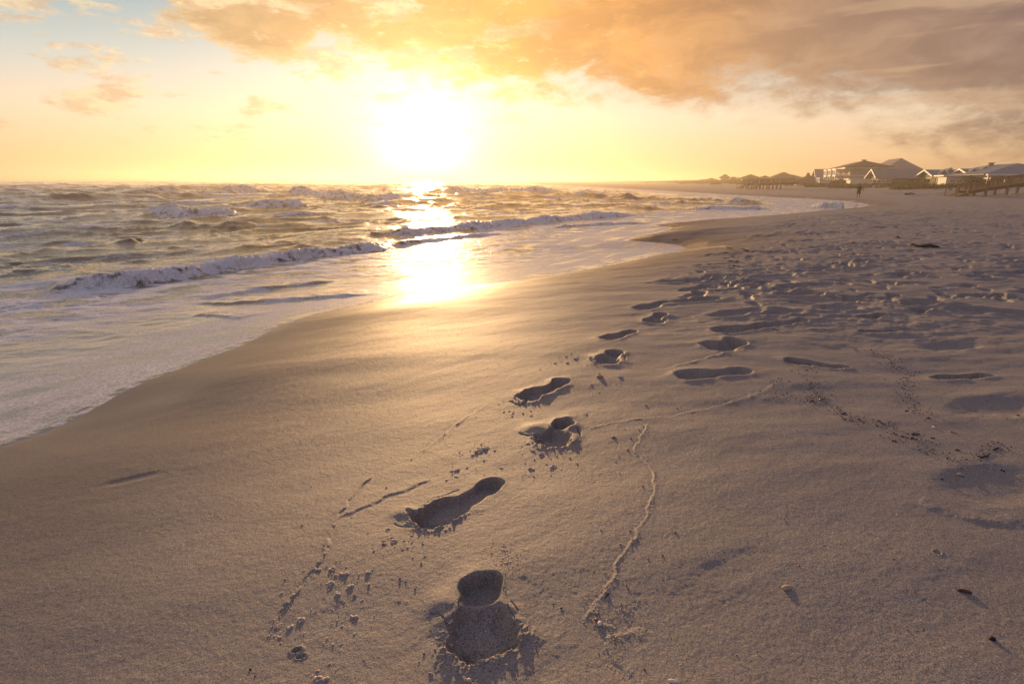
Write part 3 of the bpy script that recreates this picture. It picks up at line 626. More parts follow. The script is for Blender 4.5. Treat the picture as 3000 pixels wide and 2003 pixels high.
# foam left on the sheet
lacy = fbm(WX * 1.3, WY * 2.1, 3, .6, 300)
foam = np.maximum(foam, (0.60 + 0.35 * lacy + .28 * fbm(uu * .3, vv * 1.8, 4, .6, 350)) * ss(t, 1.2, 3.0) * (1 - ss(t, 7, 12)))
foam = np.maximum(foam, (0.64 + 0.15 * lacy + 0.26 * fbm(uu * .35, vv * 2.2, 4, .6, 340) - 0.34 * np.exp(-((t - 2.2 + .4 * fbm(uu * .5, vv * .5, 2, .5, 345)) / .5) ** 2) * ss(-WX, 1.0, 2.5)) * ss(t, 0.0, 0.15) * (1 - ss(t, 2.6, 4)))
foam = np.maximum(foam, (0.40 + 0.5 * fbm(WX * 3, WY * 5, 3, .6, 310)) * np.exp(-((t - .03) / .07) ** 2) * 1.25)
WZ += 0.004 * np.exp(-((t - .07) / .06) ** 2) * np.clip(fbm(WX * 9, WY * 9, 3, .6, 320) + .7, 0, 2) * wl(.12)
film = 1 - ss(t, 1.5, 6)
sea = grid_mesh('water', WX, WY, WZ, WATER, keep=(t > -0.5), attrs={'foam': np.clip(foam, 0, 1.3), 'film': film})
tag(sea, kind='structure')
print('sand verts', X.size, 'sea', WX.size)
#@@OBJ_BEGIN
# ------------------------------------------------------------------ materials of the built things
M_WALL = mat_basic('grey_siding', (0.40, 0.36, 0.34), 0.7, .12, 1.5)
M_CREAM = mat_basic('cream_siding', (0.72, 0.66, 0.55), 0.6, .08, 1.5)
M_WHITE = mat_basic('white_trim', (0.80, 0.78, 0.74), 0.5, .05, 2.0)
M_SHING = mat_basic('brown_shingles', (0.10, 0.075, 0.055), 0.85, .3, 2.0)
M_METAL = mat_basic('grey_metal_roof', (0.19, 0.185, 0.20), 0.75, .12, 0.8)
M_BLUE = mat_basic('blue_grey_metal_roof', (0.17, 0.21, 0.27), 0.7, .12, 0.8)
M_DARKW = mat_basic('weathered_wood', (0.105, 0.052, 0.04), 0.85, .3, 4.0)
M_PALEW = mat_basic('sunworn_wood', (0.22, 0.15, 0.10), 0.85, .3, 4.0)
M_OLIVE = mat_basic('olive_siding', (0.16, 0.14, 0.06), 0.8, .15, 1.0)
M_BRICK = mat_basic('chimney_render', (0.18, 0.14, 0.12), 0.85, .2, 3.0)
def glass_mat():
    m = bpy.data.materials.new('window_glass'); m.use_nodes = True; b = m.node_tree.nodes['Principled BSDF']
    b.inputs['Base Color'].default_value = (0.03, 0.03, 0.035, 1); b.inputs['Roughness'].default_value = 0.05; b.inputs['Specular IOR Level'].default_value = 0.9
    return m
M_GLASS = glass_mat()

PHI = math.radians(-20)
def house_root(label, xl, eave, Yd, group='beach houses along the dune', cat='house', name='beach_house', phi=PHI):
    p = pt(xl, eave, Yd); g = 0.6
    r = empty(name, (p[0], p[1], g), phi, label=label, cat=cat, group=group); r['_e'] = 0
    del r['_e']; return r, p, g
def width(p, xr, py, phi=PHI):
    d = ray(xr, py); rat = d[0] / d[1]; c, s_ = math.cos(phi), math.sin(phi)
    return (rat * p[1] - p[0]) / (c - rat * s_)
def hz(py, px, Yd): return pt(px, py, Yd)[2]
def window(root, x0, x1, y0, y1, z0, z1, t=0.09):      # on a wall facing -y (y0==y1) or -x (x0==x1)
    f = MB(); g = MB()
    if abs(y0 - y1) < 1e-6:
        y = y0
        f.box(x0 - t, x0, y - .06, y + .05, z0 - t, z1 + t).box(x1, x1 + t, y - .06, y + .05, z0 - t, z1 + t).box(x0, x1, y - .06, y + .05, z1, z1 + t).box(x0, x1, y - .06, y + .05, z0 - t, z0)
        f.box((x0 + x1) / 2 - .03, (x0 + x1) / 2 + .03, y - .05, y + .04, z0, z1); g.box(x0, x1, y - .02, y + .03, z0, z1)
    else:
        x = x0
        f.box(x - .06, x + .05, y0 - t, y0, z0 - t, z1 + t).box(x - .06, x + .05, y1, y1 + t, z0 - t, z1 + t).box(x - .06, x + .05, y0, y1, z1, z1 + t).box(x - .06, x + .05, y0, y1, z0 - t, z0)
        f.box(x - .05, x + .04, (y0 + y1) / 2 - .03, (y0 + y1) / 2 + .03, z0, z1); g.box(x - .02, x + .03, y0, y1, z0, z1)
    # shift x walls are at x exactly; frame stands proud
    w = f.build('window', M_WHITE, root); g.build('pane', M_GLASS, w)
def chimney(root, x, y, z, w=1.0, h=.7):
    b = MB().box(x - w / 2, x + w / 2, y - w / 2, y + w / 2, z - 1.2, z + h).build('chimney', M_BRICK, root)
    MB().box(x - w * .3, x + w * .3, y - w * .3, y + w * .3, z + h, z + h * 1.5).box(x - w * .45, x + w * .45, y - w * .45, y + w * .45, z + h * 1.5, z + h * 1.65).build('chimney_cap', M_BRICK, b)
def railing(root, pts, h=1.0, mat=None, name='railing', n=None):
    m = MB()
    for a, b in zip(pts[:-1], pts[1:]):
        A = Vector(a); B = Vector(b); L = (B - A).length; m.bar(A + Vector((0, 0, h)), B + Vector((0, 0, h)), .10, .08); m.bar(A + Vector((0, 0, .12)), B + Vector((0, 0, .12)), .06)
        k = max(2, int(L / .35))
        for i in range(k + 1):
            q = A.lerp(B, i / k); m.bar(q, q + Vector((0, 0, h)), .05)
    return m.build(name, mat or M_WHITE, root)

def simple_house(label, xl, xr, Yd, eave, ridge, D, roof='hip', wall=None, roofm=None, over=.7, nsea=3, nside=2, chim=None, sea_porch=False, **kw):
    r, p, g = house_root(label, xl, eave, Yd); W = width(p, xr, eave); He = p[2] - g
    Hr = hz(ridge, (xl + xr) / 2, Yd + D * .4) - g - He
    wall = wall or M_WALL; roofm = roofm or M_SHING
    if roof == 'hip':
        MB().box(0, W, 0, D, -.6, He).build('wall', wall, r)
        MB().hip(-over, W + over, -over, D + over, He, Hr).build('roof', roofm, r)
    else:
        MB().prism_gable_wall(0, W, 0, D, -.6, He, Hr * .93).build('wall', wall, r)
        MB().gable(-over, W + over, -over, D + over, He - .05, Hr + .1).build('roof', roofm, r)
        t = MB(); ym = D / 2
        t.bar((-over - .05, -over, He - .12), (-over - .05, ym, He + Hr - .05), .1, .26).bar((-over - .05, D + over, He - .12), (-over - .05, ym, He + Hr - .05), .1, .26)
        t.build('gable_trim', M_WHITE, r)
    for i in range(nsea):
        y0 = D * (i + .25) / nsea; window(r, 0, 0, y0, y0 + D * .5 / nsea, max(He - 2.3, .5), He - .5)
    for i in range(nside):
        x0 = W * (i + .35) / nside; window(r, x0, x0 + 1.3, 0, 0, max(He - 2.1, .5), He - .7)
    if chim: chimney(r, W * chim[0], D * chim[1], He + Hr * chim[2])
    if sea_porch:
        MB().box(-3.2, -.02, .5, D - .5, He - .25, He - .05).build('porch_roof', roofm, r)
        MB().box(-3.2, -.02, .5, D - .5, -.4, .1).build('porch_floor', M_WHITE, r)
        for y in np.linspace(.6, D - .6, 4): MB().box(-3.1, -2.9, y - .1, y + .1, .1, He - .25).build('column', M_WHITE, r)
    return r, W, He, Hr, p

# large two-storey house with seaward balconies
def main_house():
    r, p, g = house_root('large two-storey house with brown hip roof and sunlit seaward balconies', 2494, 489, 150); W = width(p, 2606, 489); He = p[2] - g; D = 21
    MB().box(0, W, 0, D, -.6, He).build('wall', M_WALL, r)
    Hr = hz(472, 2550, 155) - g - He
    MB().hip(-1.6, W + 1.0, -1.0, D + 1, He, Hr).build('roof', M_SHING, r)
    MB().box(-1.5, W + .9, -.9, D + .9, He - .42, He - .19).build('eave_trim', M_WHITE, r)
    chimney(r, W * .52, 9, He + Hr * .7, 1.3, .55)
    mid = He * .5
    MB().box(-.06, W + .06, -.06, 0 - .002, mid - .12, mid + .12).build('belt_trim', M_WHITE, r)
    for y0 in (1.0, 8.2, 15.0):
        MB().box(-3.2, -.02, y0, y0 + 4.2, mid - .2, mid + .1).build('balcony_floor', M_WHITE, r)
        MB().box(-3.4, -.02, y0 - .2, y0 + 4.4, He - .75, He - .45).build('porch_roof', M_WHITE, r)
        railing(r, [(-3.1, y0 + .1, mid + .1), (-3.1, y0 + 4.1, mid + .1)], 1.2, name='balcony_railing')
        railing(r, [(-3.0, y0 + .1, mid + .1), (-.1, y0 + .1, mid + .1)], 1.2, name='balcony_railing')
        for yy in (y0 + .15, y0 + 4.05): MB().box(-3.2, -2.9, yy - .15, yy + .15, 0, He - .75).build('column', M_WHITE, r)
        for z0, z1 in ((.6, mid - .8), (mid + .4, He - 1.1)):
            window(r, 0, 0, y0 + .8, y0 + 1.8, z0, z1); window(r, 0, 0, y0 + 2.5, y0 + 3.5, z0, z1)
    window(r, .8, 2.2, 0, 0, .8, mid - .7); window(r, 4.5, 5.4, 0, 0, mid + .6, He - 1.0); window(r, 8.0, 9.4, 0, 0, mid + .6, He - 1.0)
    MB().box(-7, -3.3, -1, D, .3, .55).build('deck', M_WHITE, r); railing(r, [(-7, -1, .55), (-7, D, .55)], 1.0, name='deck_railing'); railing(r, [(-7, -1, .55), (-.1, -1, .55)], 1.0, name='deck_railing')
main_house()
simple_house('big grey house with tall peaked roof behind the two-storey balcony house', 2600, 2692, 172, 497, 466, 22, 'hip', M_WALL, M_METAL, 1.0, 2, 2)
# low cottage with two gables in front
r, W, He, Hr, p = simple_house('low cottage with steep white-trimmed gable in front of the two-storey house', 2577, 2680, 128, 521, 496, 9, 'gable', M_OLIVE, M_METAL, .9, 2, 4)
MB().box(-5.2, -1.0, 2.0, 7.0, -.6, He * .72).build('sun_room', M_CREAM, r); MB().box(-5.7, -.9, 1.5, 7.5, He * .72, He * .72 + .18).build('sun_room_roof', M_WHITE, r)
window(r, -4.6, -3.3, 2.0, 2.0, .8, He * .72 - .4); window(r, -2.8, -1.5, 2.0, 2.0, .8, He * .72 - .4)
railing(r, [(-6, -2, .3), (2, -2, .3)], .9, name='deck_railing')
simple_house('long low house with plain grey metal roof right of the gabled cottage', 2668, 2745, 132, 522, 499, 14, 'hip', M_WALL, M_METAL, 1.0, 2, 3)
simple_house('tall narrow cottage with sunlit gable left of the two-storey house', 2398, 2448, 178, 523, 496, 10, 'gable', M_CREAM, M_METAL, .9, 2, 1)
simple_house('squat cottage with dark hip roof and small chimney near the dune edge', 2335, 2420, 160, 532, 515, 14, 'hip', M_CREAM, M_SHING, 1.2, 3, 2, chim=(.45, .4, .75))
# blue roofed row on the right
def dormer(r, x, y, z, w=1.7, h=1.0, D=2.2):
    d = MB().prism_gable_wall(0, D, 0, w, 0, .05, h * .85)
    d.V = [(x + (v[1]), y + v[0], z + v[2]) for v in d.V]; o = d.build('dormer', M_BLUE, r)
    t = MB(); t.bar((x - .2, y - .08, z - .1), (x + w / 2, y - .08, z + h), .1, .2).bar((x + w + .2, y - .08, z - .1), (x + w / 2, y - .08, z + h), .1, .2); t.build('dormer_trim', M_WHITE, o)
r, W, He, Hr, p = simple_house('long blue-roofed house with two little dormers and an olive screened porch', 2742, 2838, 112, 515, 498, 9, 'gable', M_OLIVE, M_BLUE, .8, 1, 6)
dormer(r, W * .10, .6, He + Hr * .2); dormer(r, W * .32, 1.3, He + Hr * .45)
railing(r, [(-.5, -1.6, .7), (W * .6, -1.6, .7)], .9, name='porch_railing')
for i in range(5): MB().box(W * .14 * i, W * .14 * i + .14, -.9, -.76, -.4, He - .25).build('porch_post', M_WHITE, r)
r, W, He, Hr, p = simple_house('blue-roofed house with a cream sunlit bay and chimney beside the boardwalk', 2852, 2935, 104, 513, 495, 9, 'gable', M_WALL, M_BLUE, .8, 1, 2, chim=(.92, .5, .95))
MB().box(-4.2, -.02, -.8, 3.5, -.6, He - .25).build('bay', M_CREAM, r); MB().box(-4.9, -.85, -1.3, 3.9, He - .25, He - .02).build('bay_roof', M_WHITE, r)
for i in range(3): window(r, -3.6 + i * 1.1, -2.9 + i * 1.1, -.8, -.8, .7, He - .9)
dormer(r, -1.2 + W * .12, .6, He + Hr * .2); dormer(r, W * .30, 1.5, He + Hr * .55)
r, W, He, Hr, p = simple_house('big blue-roofed house with a pale columned veranda above the boardwalk', 2905, 3140, 96, 510, 482, 22, 'hip', M_CREAM, M_BLUE, 1.6, 2, 0)
MB().box(-1.4, W, -2.6, -1.62, He - .28, He - .02).build('veranda_beam', M_WHITE, r)
for i in range(6): MB().box(-1.2 + i * 2.3, -.95 + i * 2.3, -2.3, -2.05, -.4, He - .28).build('column', M_WHITE, r)
for i in range(5): window(r, .6 + i * 2.2, 2.0 + i * 2.2, 0, 0, .6, He - .9)
# hazy houses farther along the dune
r, W, He, Hr, p = simple_house('wide hazy house with low peaked roof standing behind the squat cottage', 2268, 2330, 215, 522, 505, 20, 'hip', M_CREAM, M_SHING, 1.4, 4, 1)
simple_house('hazy house with layered roofs beyond the wide peaked one', 2300, 2345, 240, 520, 512, 18, 'hip', M_WALL, M_METAL, 1.2, 2, 1)
r, W, He, Hr, p = simple_house('little lookout tower with pointed roof between two hazy houses', 2236, 2247, 235, 519, 514, 3, 'hip', M_CREAM, M_SHING, 1.1, 1, 1); r.name = 'lookout_tower'; r['category'] = 'tower'; r['group'] = 'far hazy buildings'
simple_house('hazy two-storey house behind the far beach stairs', 2176, 2224, 230, 522, 511, 17, 'hip', M_WALL, M_SHING, 1.3, 3, 2)
simple_house('faint house with peaked roof near the far end of the dune', 2112, 2136, 300, 521, 510, 14, 'hip', M_WALL, M_SHING, 1.2, 2, 1)
simple_house('faintest low house lost in the haze at the end of the dune', 2062, 2104, 370, 528, 521, 16, 'hip', M_WALL, M_SHING, 1.2, 2, 1)

# ------------------------------------------------------------------ boardwalks with stairs
def boardwalk(label, foot, n_steps, rail_px, deck_pts, Yd, wdt=1.6, post_px=(), rh=1.05):
    """foot: photo pixel of the lowest post; deck_pts: pixels along the near lower edge of the deck"""
    A = pt(*foot, Yd); A[2] = G(A[0], A[1]); r = empty('boardwalk', tuple(A), 0, label=label, cat='boardwalk', group='wooden beach accesses')
    P = [pt(a, b, Yd) - A for a, b in deck_pts]; P = [Vector(q) for q in P]
    top = P[0]; W2 = Vector((0, wdt, 0))
    def span(name, m): return m.build(name, M_DARKW, r)
    for side in (0, 1):
        o = W2 * side; beam = MB(); rail = MB(); mid = MB()
        for a, b in zip(P[:-1], P[1:]):
            beam.bar(a + o, b + o, .08, .34); rail.bar(a + o + Vector((0, 0, rh)), b + o + Vector((0, 0, rh)), .14, .09)
            L = (b - a).length; k = max(1, int(L / .16))
            for i in range(k): q = a.lerp(b, i / k) + o; mid.bar(q, q + Vector((0, 0, rh)), .045)
        span('side_beam', beam); R_ = span('handrail', rail); mid.build('balusters', M_PALEW, R_)
        s_ = MB().bar(Vector((0, 0, rh * .95)) + o, top + o + Vector((0, 0, rh)), .08, .08); span('stair_handrail', s_)
        MB().bar(o - Vector((0, 0, .4)), o + Vector((0, 0, rh)), .11).build('post', M_PALEW, r)
        MB().bar(top + o - Vector((0, 0, top.z + .5)), top + o + Vector((0, 0, rh + .08)), .20).build('post', M_PALEW, r)
    dk = MB()
    for a, b in zip(P[:-1], P[1:]):
        L = (b - a).length; k = max(1, int(L / .16))
        for i in range(k):
            q = a.lerp(b, (i + .5) / k) + Vector((0, 0, .19)); dk.box(q.x - .065, q.x + .065, -.05 + q.y, wdt + .05 + q.y, q.z, q.z + .04)
    dk.build('deck_boards', M_PALEW, r)
    for i in range(n_steps):
        f = (i + .6) / n_steps; q = top * f
        MB().box(q.x - .17, q.x + .17, -.05, wdt + .05, q.z - .03, q.z + .04).build('stair_tread', M_PALEW, r)
    for side in (0, 1): MB().bar(Vector((0, wdt * side, -.15)), top + Vector((0, wdt * side, -.08)), .06, .25).build('stringer', M_DARKW, r)
    for px in post_px:
        d = ray(px, 560); x = d[0] / d[1] * Yd - A[0]
        z = None
        for a, b in zip(P[:-1], P[1:]):
            if a.x <= x <= b.x: z = a.z + (b.z - a.z) * (x - a.x) / (b.x - a.x)
        if z is None: continue
        for side in (0, 1):
            g = G(A[0] + x, A[1] + wdt * side) - A[2]
            MB().bar(Vector((x, (wdt + .12) * side - .06, g - .6)), Vector((x, (wdt + .12) * side - .06, z + rh)), .24).build('post', M_PALEW, r)
    return r
boardwalk('dark wooden boardwalk with stairs climbing the dune at the right edge', (2797, 575), 5, None, [(2836, 566), (2890, 556), (2955, 547), (3010, 539), (3080, 529)], 72, 1.7, (2888, 2949, 3015))
boardwalk('hazy wooden beach stairs nearer of the two far ones', (2199, 557), 8, None, [(2226, 540), (2260, 540), (2300, 539), (2340, 538)], 128, 1.8, (2224, 2245, 2262, 2285), 1.1)
boardwalk('fainter wooden beach stairs farther along the dune', (2166, 555), 7, None, [(2186, 541), (2212, 541), (2240, 540)], 140, 1.8, (2184, 2200, 2225), 1.1)

# ------------------------------------------------------------------ dune grass and scrub
def grass():
    m = mat_basic('dune_grass', (0.095, 0.078, 0.034), 0.9, .45, 0.6, spec=.1)
    r = np.random.default_rng(5); n = 42000
    y = -30 + 430 * r.random(n) ** 1.5; fx = 20 + 50 * r.random(n) ** 1.6; x = dunefoot(y) + fx - 10
    k = fx + 14 * fbm(x * .09, y * .07, 3, .6, 400) + 5 * fbm(x * .3, y * .25, 2, .6, 410)
    ok = (k > 30) & (x < 1.15 * y + 30); x = x[ok]; y = y[ok]
    z = macro(x, y) + 0.16 * fbm(x * .22, y * .30, 4, .55, 33)
    V = []; nb = 7; n = len(x)
    a = r.random((n, nb)) * 6.283; hgt = .72 * (.45 + .55 * r.random((n, 1))) * (.7 + .6 * r.random((n, nb))); ln = .15 + .5 * r.random((n, nb)); off_ = r.normal(0, .16, (n, nb, 2))
    bx = x[:, None] + off_[..., 0]; by = y[:, None] + off_[..., 1]; bz = np.repeat(z[:, None], nb, 1) - .05
    wx = -np.sin(a) * .05 ; wy = np.cos(a) * .05
    dx = np.cos(a) * ln * hgt + .12; dy = np.sin(a) * ln * hgt
    vs = np.stack([np.stack([bx - wx, by - wy, bz], -1), np.stack([bx + wx, by + wy, bz], -1), np.stack([bx + dx * .4 + wx, by + dy * .4 + wy, bz + hgt * .65], -1), np.stack([bx + dx * .4 - wx, by + dy * .4 - wy, bz + hgt * .65], -1), np.stack([bx + dx, by + dy, bz + hgt], -1)], 2).reshape(-1, 3)
    nt = n * nb; base = np.arange(nt)[:, None] * 5
    me = bpy.data.meshes.new('dune_grass'); me.vertices.add(len(vs)); me.vertices.foreach_set('co', vs.astype(np.float32).ravel())
    li = np.concatenate([base + [0, 1, 2, 3], base + [3, 2, 4]], 1).ravel(); me.loops.add(len(li)); me.loops.foreach_set('vertex_index', li.astype(np.int32))
    ls = (np.arange(nt)[:, None] * 7 + [0, 4]).ravel(); me.polygons.add(len(ls)); me.polygons.foreach_set('loop_start', ls.astype(np.int32))
    me.update(calc_edges=True); me.materials.append(m); o = bpy.data.objects.new('dune_grass', me); COL.objects.link(o)
    tag(o, 'brown-green dune grass along the crest of the dune', 'grass', kind='stuff')
grass()
def scrub(label, cx0, cx1, Yd, top, seed, group='dark scrub bushes between the far houses'):
    r = np.random.default_rng(seed); a = pt(cx0, top, Yd); b = pt(cx1, top, Yd); L = b[0] - a[0]; H = a[2] - .6; n = 900
    u_ = r.random(n); hh = H * (np.sin(np.pi * np.clip(u_, .02, .98)) ** .45) * (.8 + .25 * np.sin(u_ * 19 + seed)); x = u_ * L; y = r.normal(0, L * .14, n); z = hh * r.random(n) ** .6
    V = []; Fc = []
    for i in range(n):
        s_ = r.uniform(.25, .6); q = r.normal(0, 1, (4, 3)) * s_ * .6 + [x[i], y[i], z[i]]; k = len(V); V += [tuple(v) for v in q]; Fc += [(k, k + 1, k + 2), (k, k + 2, k + 3)]
    root = empty('scrub_bush', (a[0], a[1], .6), label=label, cat='bush', group=group)
    mesh_obj('foliage', V, Fc, M_SCRUB, root)
    m = MB()
    for i in range(6): xx = L * (i + .5) / 6; m.bar((xx, 0, -.3), (xx + .3, .2, H * .5), .12)
    m.build('stem', M_DARKW, root)
M_SCRUB = mat_basic('scrub_leaves', (0.055, 0.055, 0.025), 0.9, .4, 1.0, spec=.1)
scrub('round scrub thicket right of the faint peaked house', 2132, 2175, 280, 519, 1)
scrub('low scrub thicket left of the faint peaked house', 2035, 2118, 320, 527, 2)
scrub('scrub thicket under the lookout tower', 2222, 2262, 228, 524, 3)
scrub('dark scrub spreading left of the squat cottage', 2285, 2345, 190, 527, 4)
scrub('scrub bush at the foot of the main house balconies', 2440, 2500, 140, 531, 5)

# ------------------------------------------------------------------ person
def person():
    q = hit(2513, 581); r = empty('person', (q[0], q[1], ground(q[0], q[1]) - .01), math.radians(-35), label='person in a cap, dark shirt and shorts walking along the wet sand', cat='person')
    S_ = 0.97
    def skin(name, nodes, edges, mat, sub=2, parent=r):
        me = bpy.data.meshes.new(name); me.from_pydata([tuple(S_ * c for c in n[0]) for n in nodes], edges, []); o = bpy.data.objects.new(name, me); COL.objects.link(o); o.parent = parent
        o.modifiers.new('Skin', 'SKIN'); 
        for i, n in enumerate(nodes): 
            v = me.skin_vertices[0].data[i] if me.skin_vertices else None
        return o
    body = bpy.data.meshes.new('body'); N = {}
    nodes = [('pelvis', (0, 0, .95), (.15, .11)), ('waist', (0, 0, 1.10), (.14, .10)), ('chest', (0, -.01, 1.30), (.175, .115)), ('neck0', (0, 0, 1.46), (.07, .06)), ('neck', (0, -.01, 1.52), (.055, .055)), ('head', (0, -.03, 1.62), (.075, .09)), ('crown', (0, -.03, 1.72), (.07, .085)),
             ('hipl', (.10, 0, .88), (.095, .095)), ('kneel', (.13, -.04, .50), (.06, .06)), ('ankl', (.16, .03, .09), (.038, .038)), ('toel', (.17, -.13, .03), (.035, .025)),
             ('hipr', (-.10, 0, .88), (.095, .095)), ('kneer', (-.11, .03, .50), (.06, .06)), ('ankr', (-.12, .08, .09), (.038, .038)), ('toer', (-.13, -.08, .03), (.035, .025)),
             ('shl', (.20, 0, 1.41), (.06, .06)), ('ell', (.29, .02, 1.14), (.043, .043)), ('wrl', (.17, -.20, 1.06), (.03, .03)), ('hdl', (.10, -.26, 1.08), (.032, .022)),
             ('shr', (-.20, 0, 1.41), (.06, .06)), ('elr', (-.29, .03, 1.14), (.043, .043)), ('wrr', (-.18, -.19, 1.05), (.03, .03)), ('hdr', (-.11, -.25, 1.06), (.032, .022))]
    for hs, sgn in (('hdl', 1), ('hdr', -1)):
        base = dict((n[0], n[1]) for n in nodes)[hs]
        for f in range(5):
            off_ = [(-.01, -.04, .035), (-.05, -.035, .02), (-.055, -.035, .0), (-.053, -.03, -.015), (-.045, -.025, -.03)][f]
            nodes.append((hs + 'f%d' % f, (base[0] + sgn * off_[0], base[1] + off_[1], base[2] + off_[2]), (.010, .010)))
    ix = {n[0]: i for i, n in enumerate(nodes)}
    E = [('pelvis', 'waist'), ('waist', 'chest'), ('chest', 'neck0'), ('neck0', 'neck'), ('neck', 'head'), ('head', 'crown'), ('pelvis', 'hipl'), ('hipl', 'kneel'), ('kneel', 'ankl'), ('ankl', 'toel'), ('pelvis', 'hipr'), ('hipr', 'kneer'), ('kneer', 'ankr'), ('ankr', 'toer'), ('chest', 'shl'), ('shl', 'ell'), ('ell', 'wrl'), ('wrl', 'hdl'), ('chest', 'shr'), ('shr', 'elr'), ('elr', 'wrr'), ('wrr', 'hdr')] + [(h, h + 'f%d' % f) for h in ('hdl', 'hdr') for f in range(5)]
    body.from_pydata([tuple(S_ * c for c in n[1]) for n in nodes], [(ix[a], ix[b]) for a, b in E], [])
    o = bpy.data.objects.new('body', body); COL.objects.link(o); o.parent = r
    bpy.context.view_layer.objects.active = o; md = o.modifiers.new('Skin', 'SKIN'); 
    sv = body.skin_vertices
    if not len(sv): bpy.context.view_layer.update()
    for i, n in enumerate(nodes): body.skin_vertices[0].data[i].radius = n[2]
    body.skin_vertices[0].data[0].use_root = True
    sb = o.modifiers.new('Sub', 'SUBSURF'); sb.levels = 2; sb.render_levels = 2
    body.materials.append(mat_basic('skin', (0.16, 0.085, 0.055), .6, .1))
    cloth = mat_basic('dark_shirt', (0.035, 0.030, 0.028), .9, .2, 10); sh = mat_basic('dark_shorts', (0.05, 0.035, 0.025), .9, .2, 10)
    def tube(name, rings, mat, parent=r, seg=20):
        V = []; Fc = []
        for (cx, cy, cz, rx, ry) in rings:
            for k in range(seg): a = 2 * math.pi * k / seg; V.append((S_ * (cx + rx * math.cos(a)), S_ * (cy + ry * math.sin(a)), S_ * cz))
        for i in range(len(rings) - 1):
            for k in range(seg): Fc.append((i * seg + k, i * seg + (k + 1) % seg, (i + 1) * seg + (k + 1) % seg, (i + 1) * seg + k))
        return mesh_obj(name, V, Fc, mat, parent, True)
    s_ = tube('shirt', [(0, 0, .86, .20, .15), (0, 0, 1.0, .195, .145), (0, 0, 1.15, .19, .14), (0, -.01, 1.3, .215, .15), (0, 0, 1.40, .22, .13), (0, 0, 1.46, .13, .09), (0, -.01, 1.5, .075, .075)], cloth)
    tube('sleeve', [(.17, 0, 1.44, .09, .09), (.22, 0, 1.38, .085, .085), (.28, .02, 1.20, .075, .075)], cloth, s_); tube('sleeve', [(-.17, 0, 1.44, .09, .09), (-.22, 0, 1.38, .085, .085), (-.28, .02, 1.20, .075, .075)], cloth, s_)
    st = tube('shorts', [(0, 0, 1.0, .18, .14), (0, 0, .90, .195, .15), (0, 0, .80, .195, .14)], sh)
    tube('shorts_leg', [(.095, 0, .86, .115, .125), (.12, -.02, .70, .11, .115), (.13, -.03, .52, .10, .10)], sh, st); tube('shorts_leg', [(-.095, 0, .86, .115, .125), (-.105, .01, .70, .11, .115), (-.11, .025, .52, .10, .10)], sh, st)
    cp = tube('cap', [(0, -.03, 1.66, .095, .112), (0, -.03, 1.70, .096, .113), (0, -.03, 1.76, .085, .10), (0, -.03, 1.80, .05, .06), (0, -.03, 1.81, .005, .005)], cloth)
    MB().box(-.07 * S_, .07 * S_, -.24 * S_, -.12 * S_, 1.665 * S_, 1.68 * S_).build('cap_brim', cloth, cp)
    nose = tube('face', [(0, -.125, 1.575, .010, .006), (0, -.132, 1.60, .014, .012), (0, -.122, 1.635, .006, .004)], body.materials[0])
person()

# ------------------------------------------------------------------ driftwood, planks and clumps of weed
M_DRIFT = mat_basic('wet_driftwood', (0.035, 0.026, 0.02), .8, .3, 20)
M_WEED = mat_basic('dried_weed', (0.06, 0.030, 0.016), .9, .5, 60)
def branch(name, label, cat, pA, pB, rad, seed, group=None, mat=None, lift=.3, arc=0.0):
    A = h2(*pA); B = h2(*pB); r = random.Random(seed); A[2] = ground(A[0], A[1]); B[2] = ground(B[0], B[1])
    n = 12; seg = 8; V = []; Fc = []; d = Vector(B - A).normalized(); s_ = d.cross(Vector((0, 0, 1))).normalized()
    for i in range(n):
        f = i / (n - 1); c = Vector(A).lerp(Vector(B), f) + s_ * arc * math.sin(f * 3.14) + s_ * r.gauss(0, rad * .35); c.z = ground(c.x, c.y) + rad * lift + (rad * .6 * math.sin(f * 9 + seed))
        rr_ = rad * (0.55 + .45 * math.sin(min(1, .15 + f * 1.1) * 3.0)) * r.uniform(.8, 1.2) + rad * .15
        for k in range(seg): a = 2 * math.pi * k / seg; V.append(tuple(c + s_ * math.cos(a) * rr_ * r.uniform(.85, 1.1) + Vector((0, 0, 1)) * math.sin(a) * rr_ * r.uniform(.85, 1.1)))
    for i in range(n - 1):
        for k in range(seg): Fc.append((i * seg + k, i * seg + (k + 1) % seg, (i + 1) * seg + (k + 1) % seg, (i + 1) * seg + k))
    Fc += [tuple(range(seg))[::-1], tuple((n - 1) * seg + k for k in range(seg))]
    c = np.mean(V, 0); V = [(v[0] - c[0], v[1] - c[1], v[2] - c[2]) for v in V]
    o = mesh_obj(name, V, Fc, mat or M_DRIFT, None, True); o.location = tuple(c); return tag(o, label, cat, group)
branch('driftwood_branch', 'long dark bent driftwood branch on the trampled sand', 'driftwood', (2088, 563), (2152, 568), .04, 1, arc=.12)
branch('driftwood_plank', 'dark squared timber lying on the far beach below the dune', 'timber', (2073, 447.5), (2096, 446), .11, 2, lift=.9)
branch('driftwood_chunk', 'small dark lump of wood on the sand right of the walking person', 'driftwood', (1977.5, 436.3), (1981.5, 436), .09, 3, lift=.6)
W6 = lambda x, y: ((1900 + x / 2.1355) / K, (560 + y / 2.1355) / K)
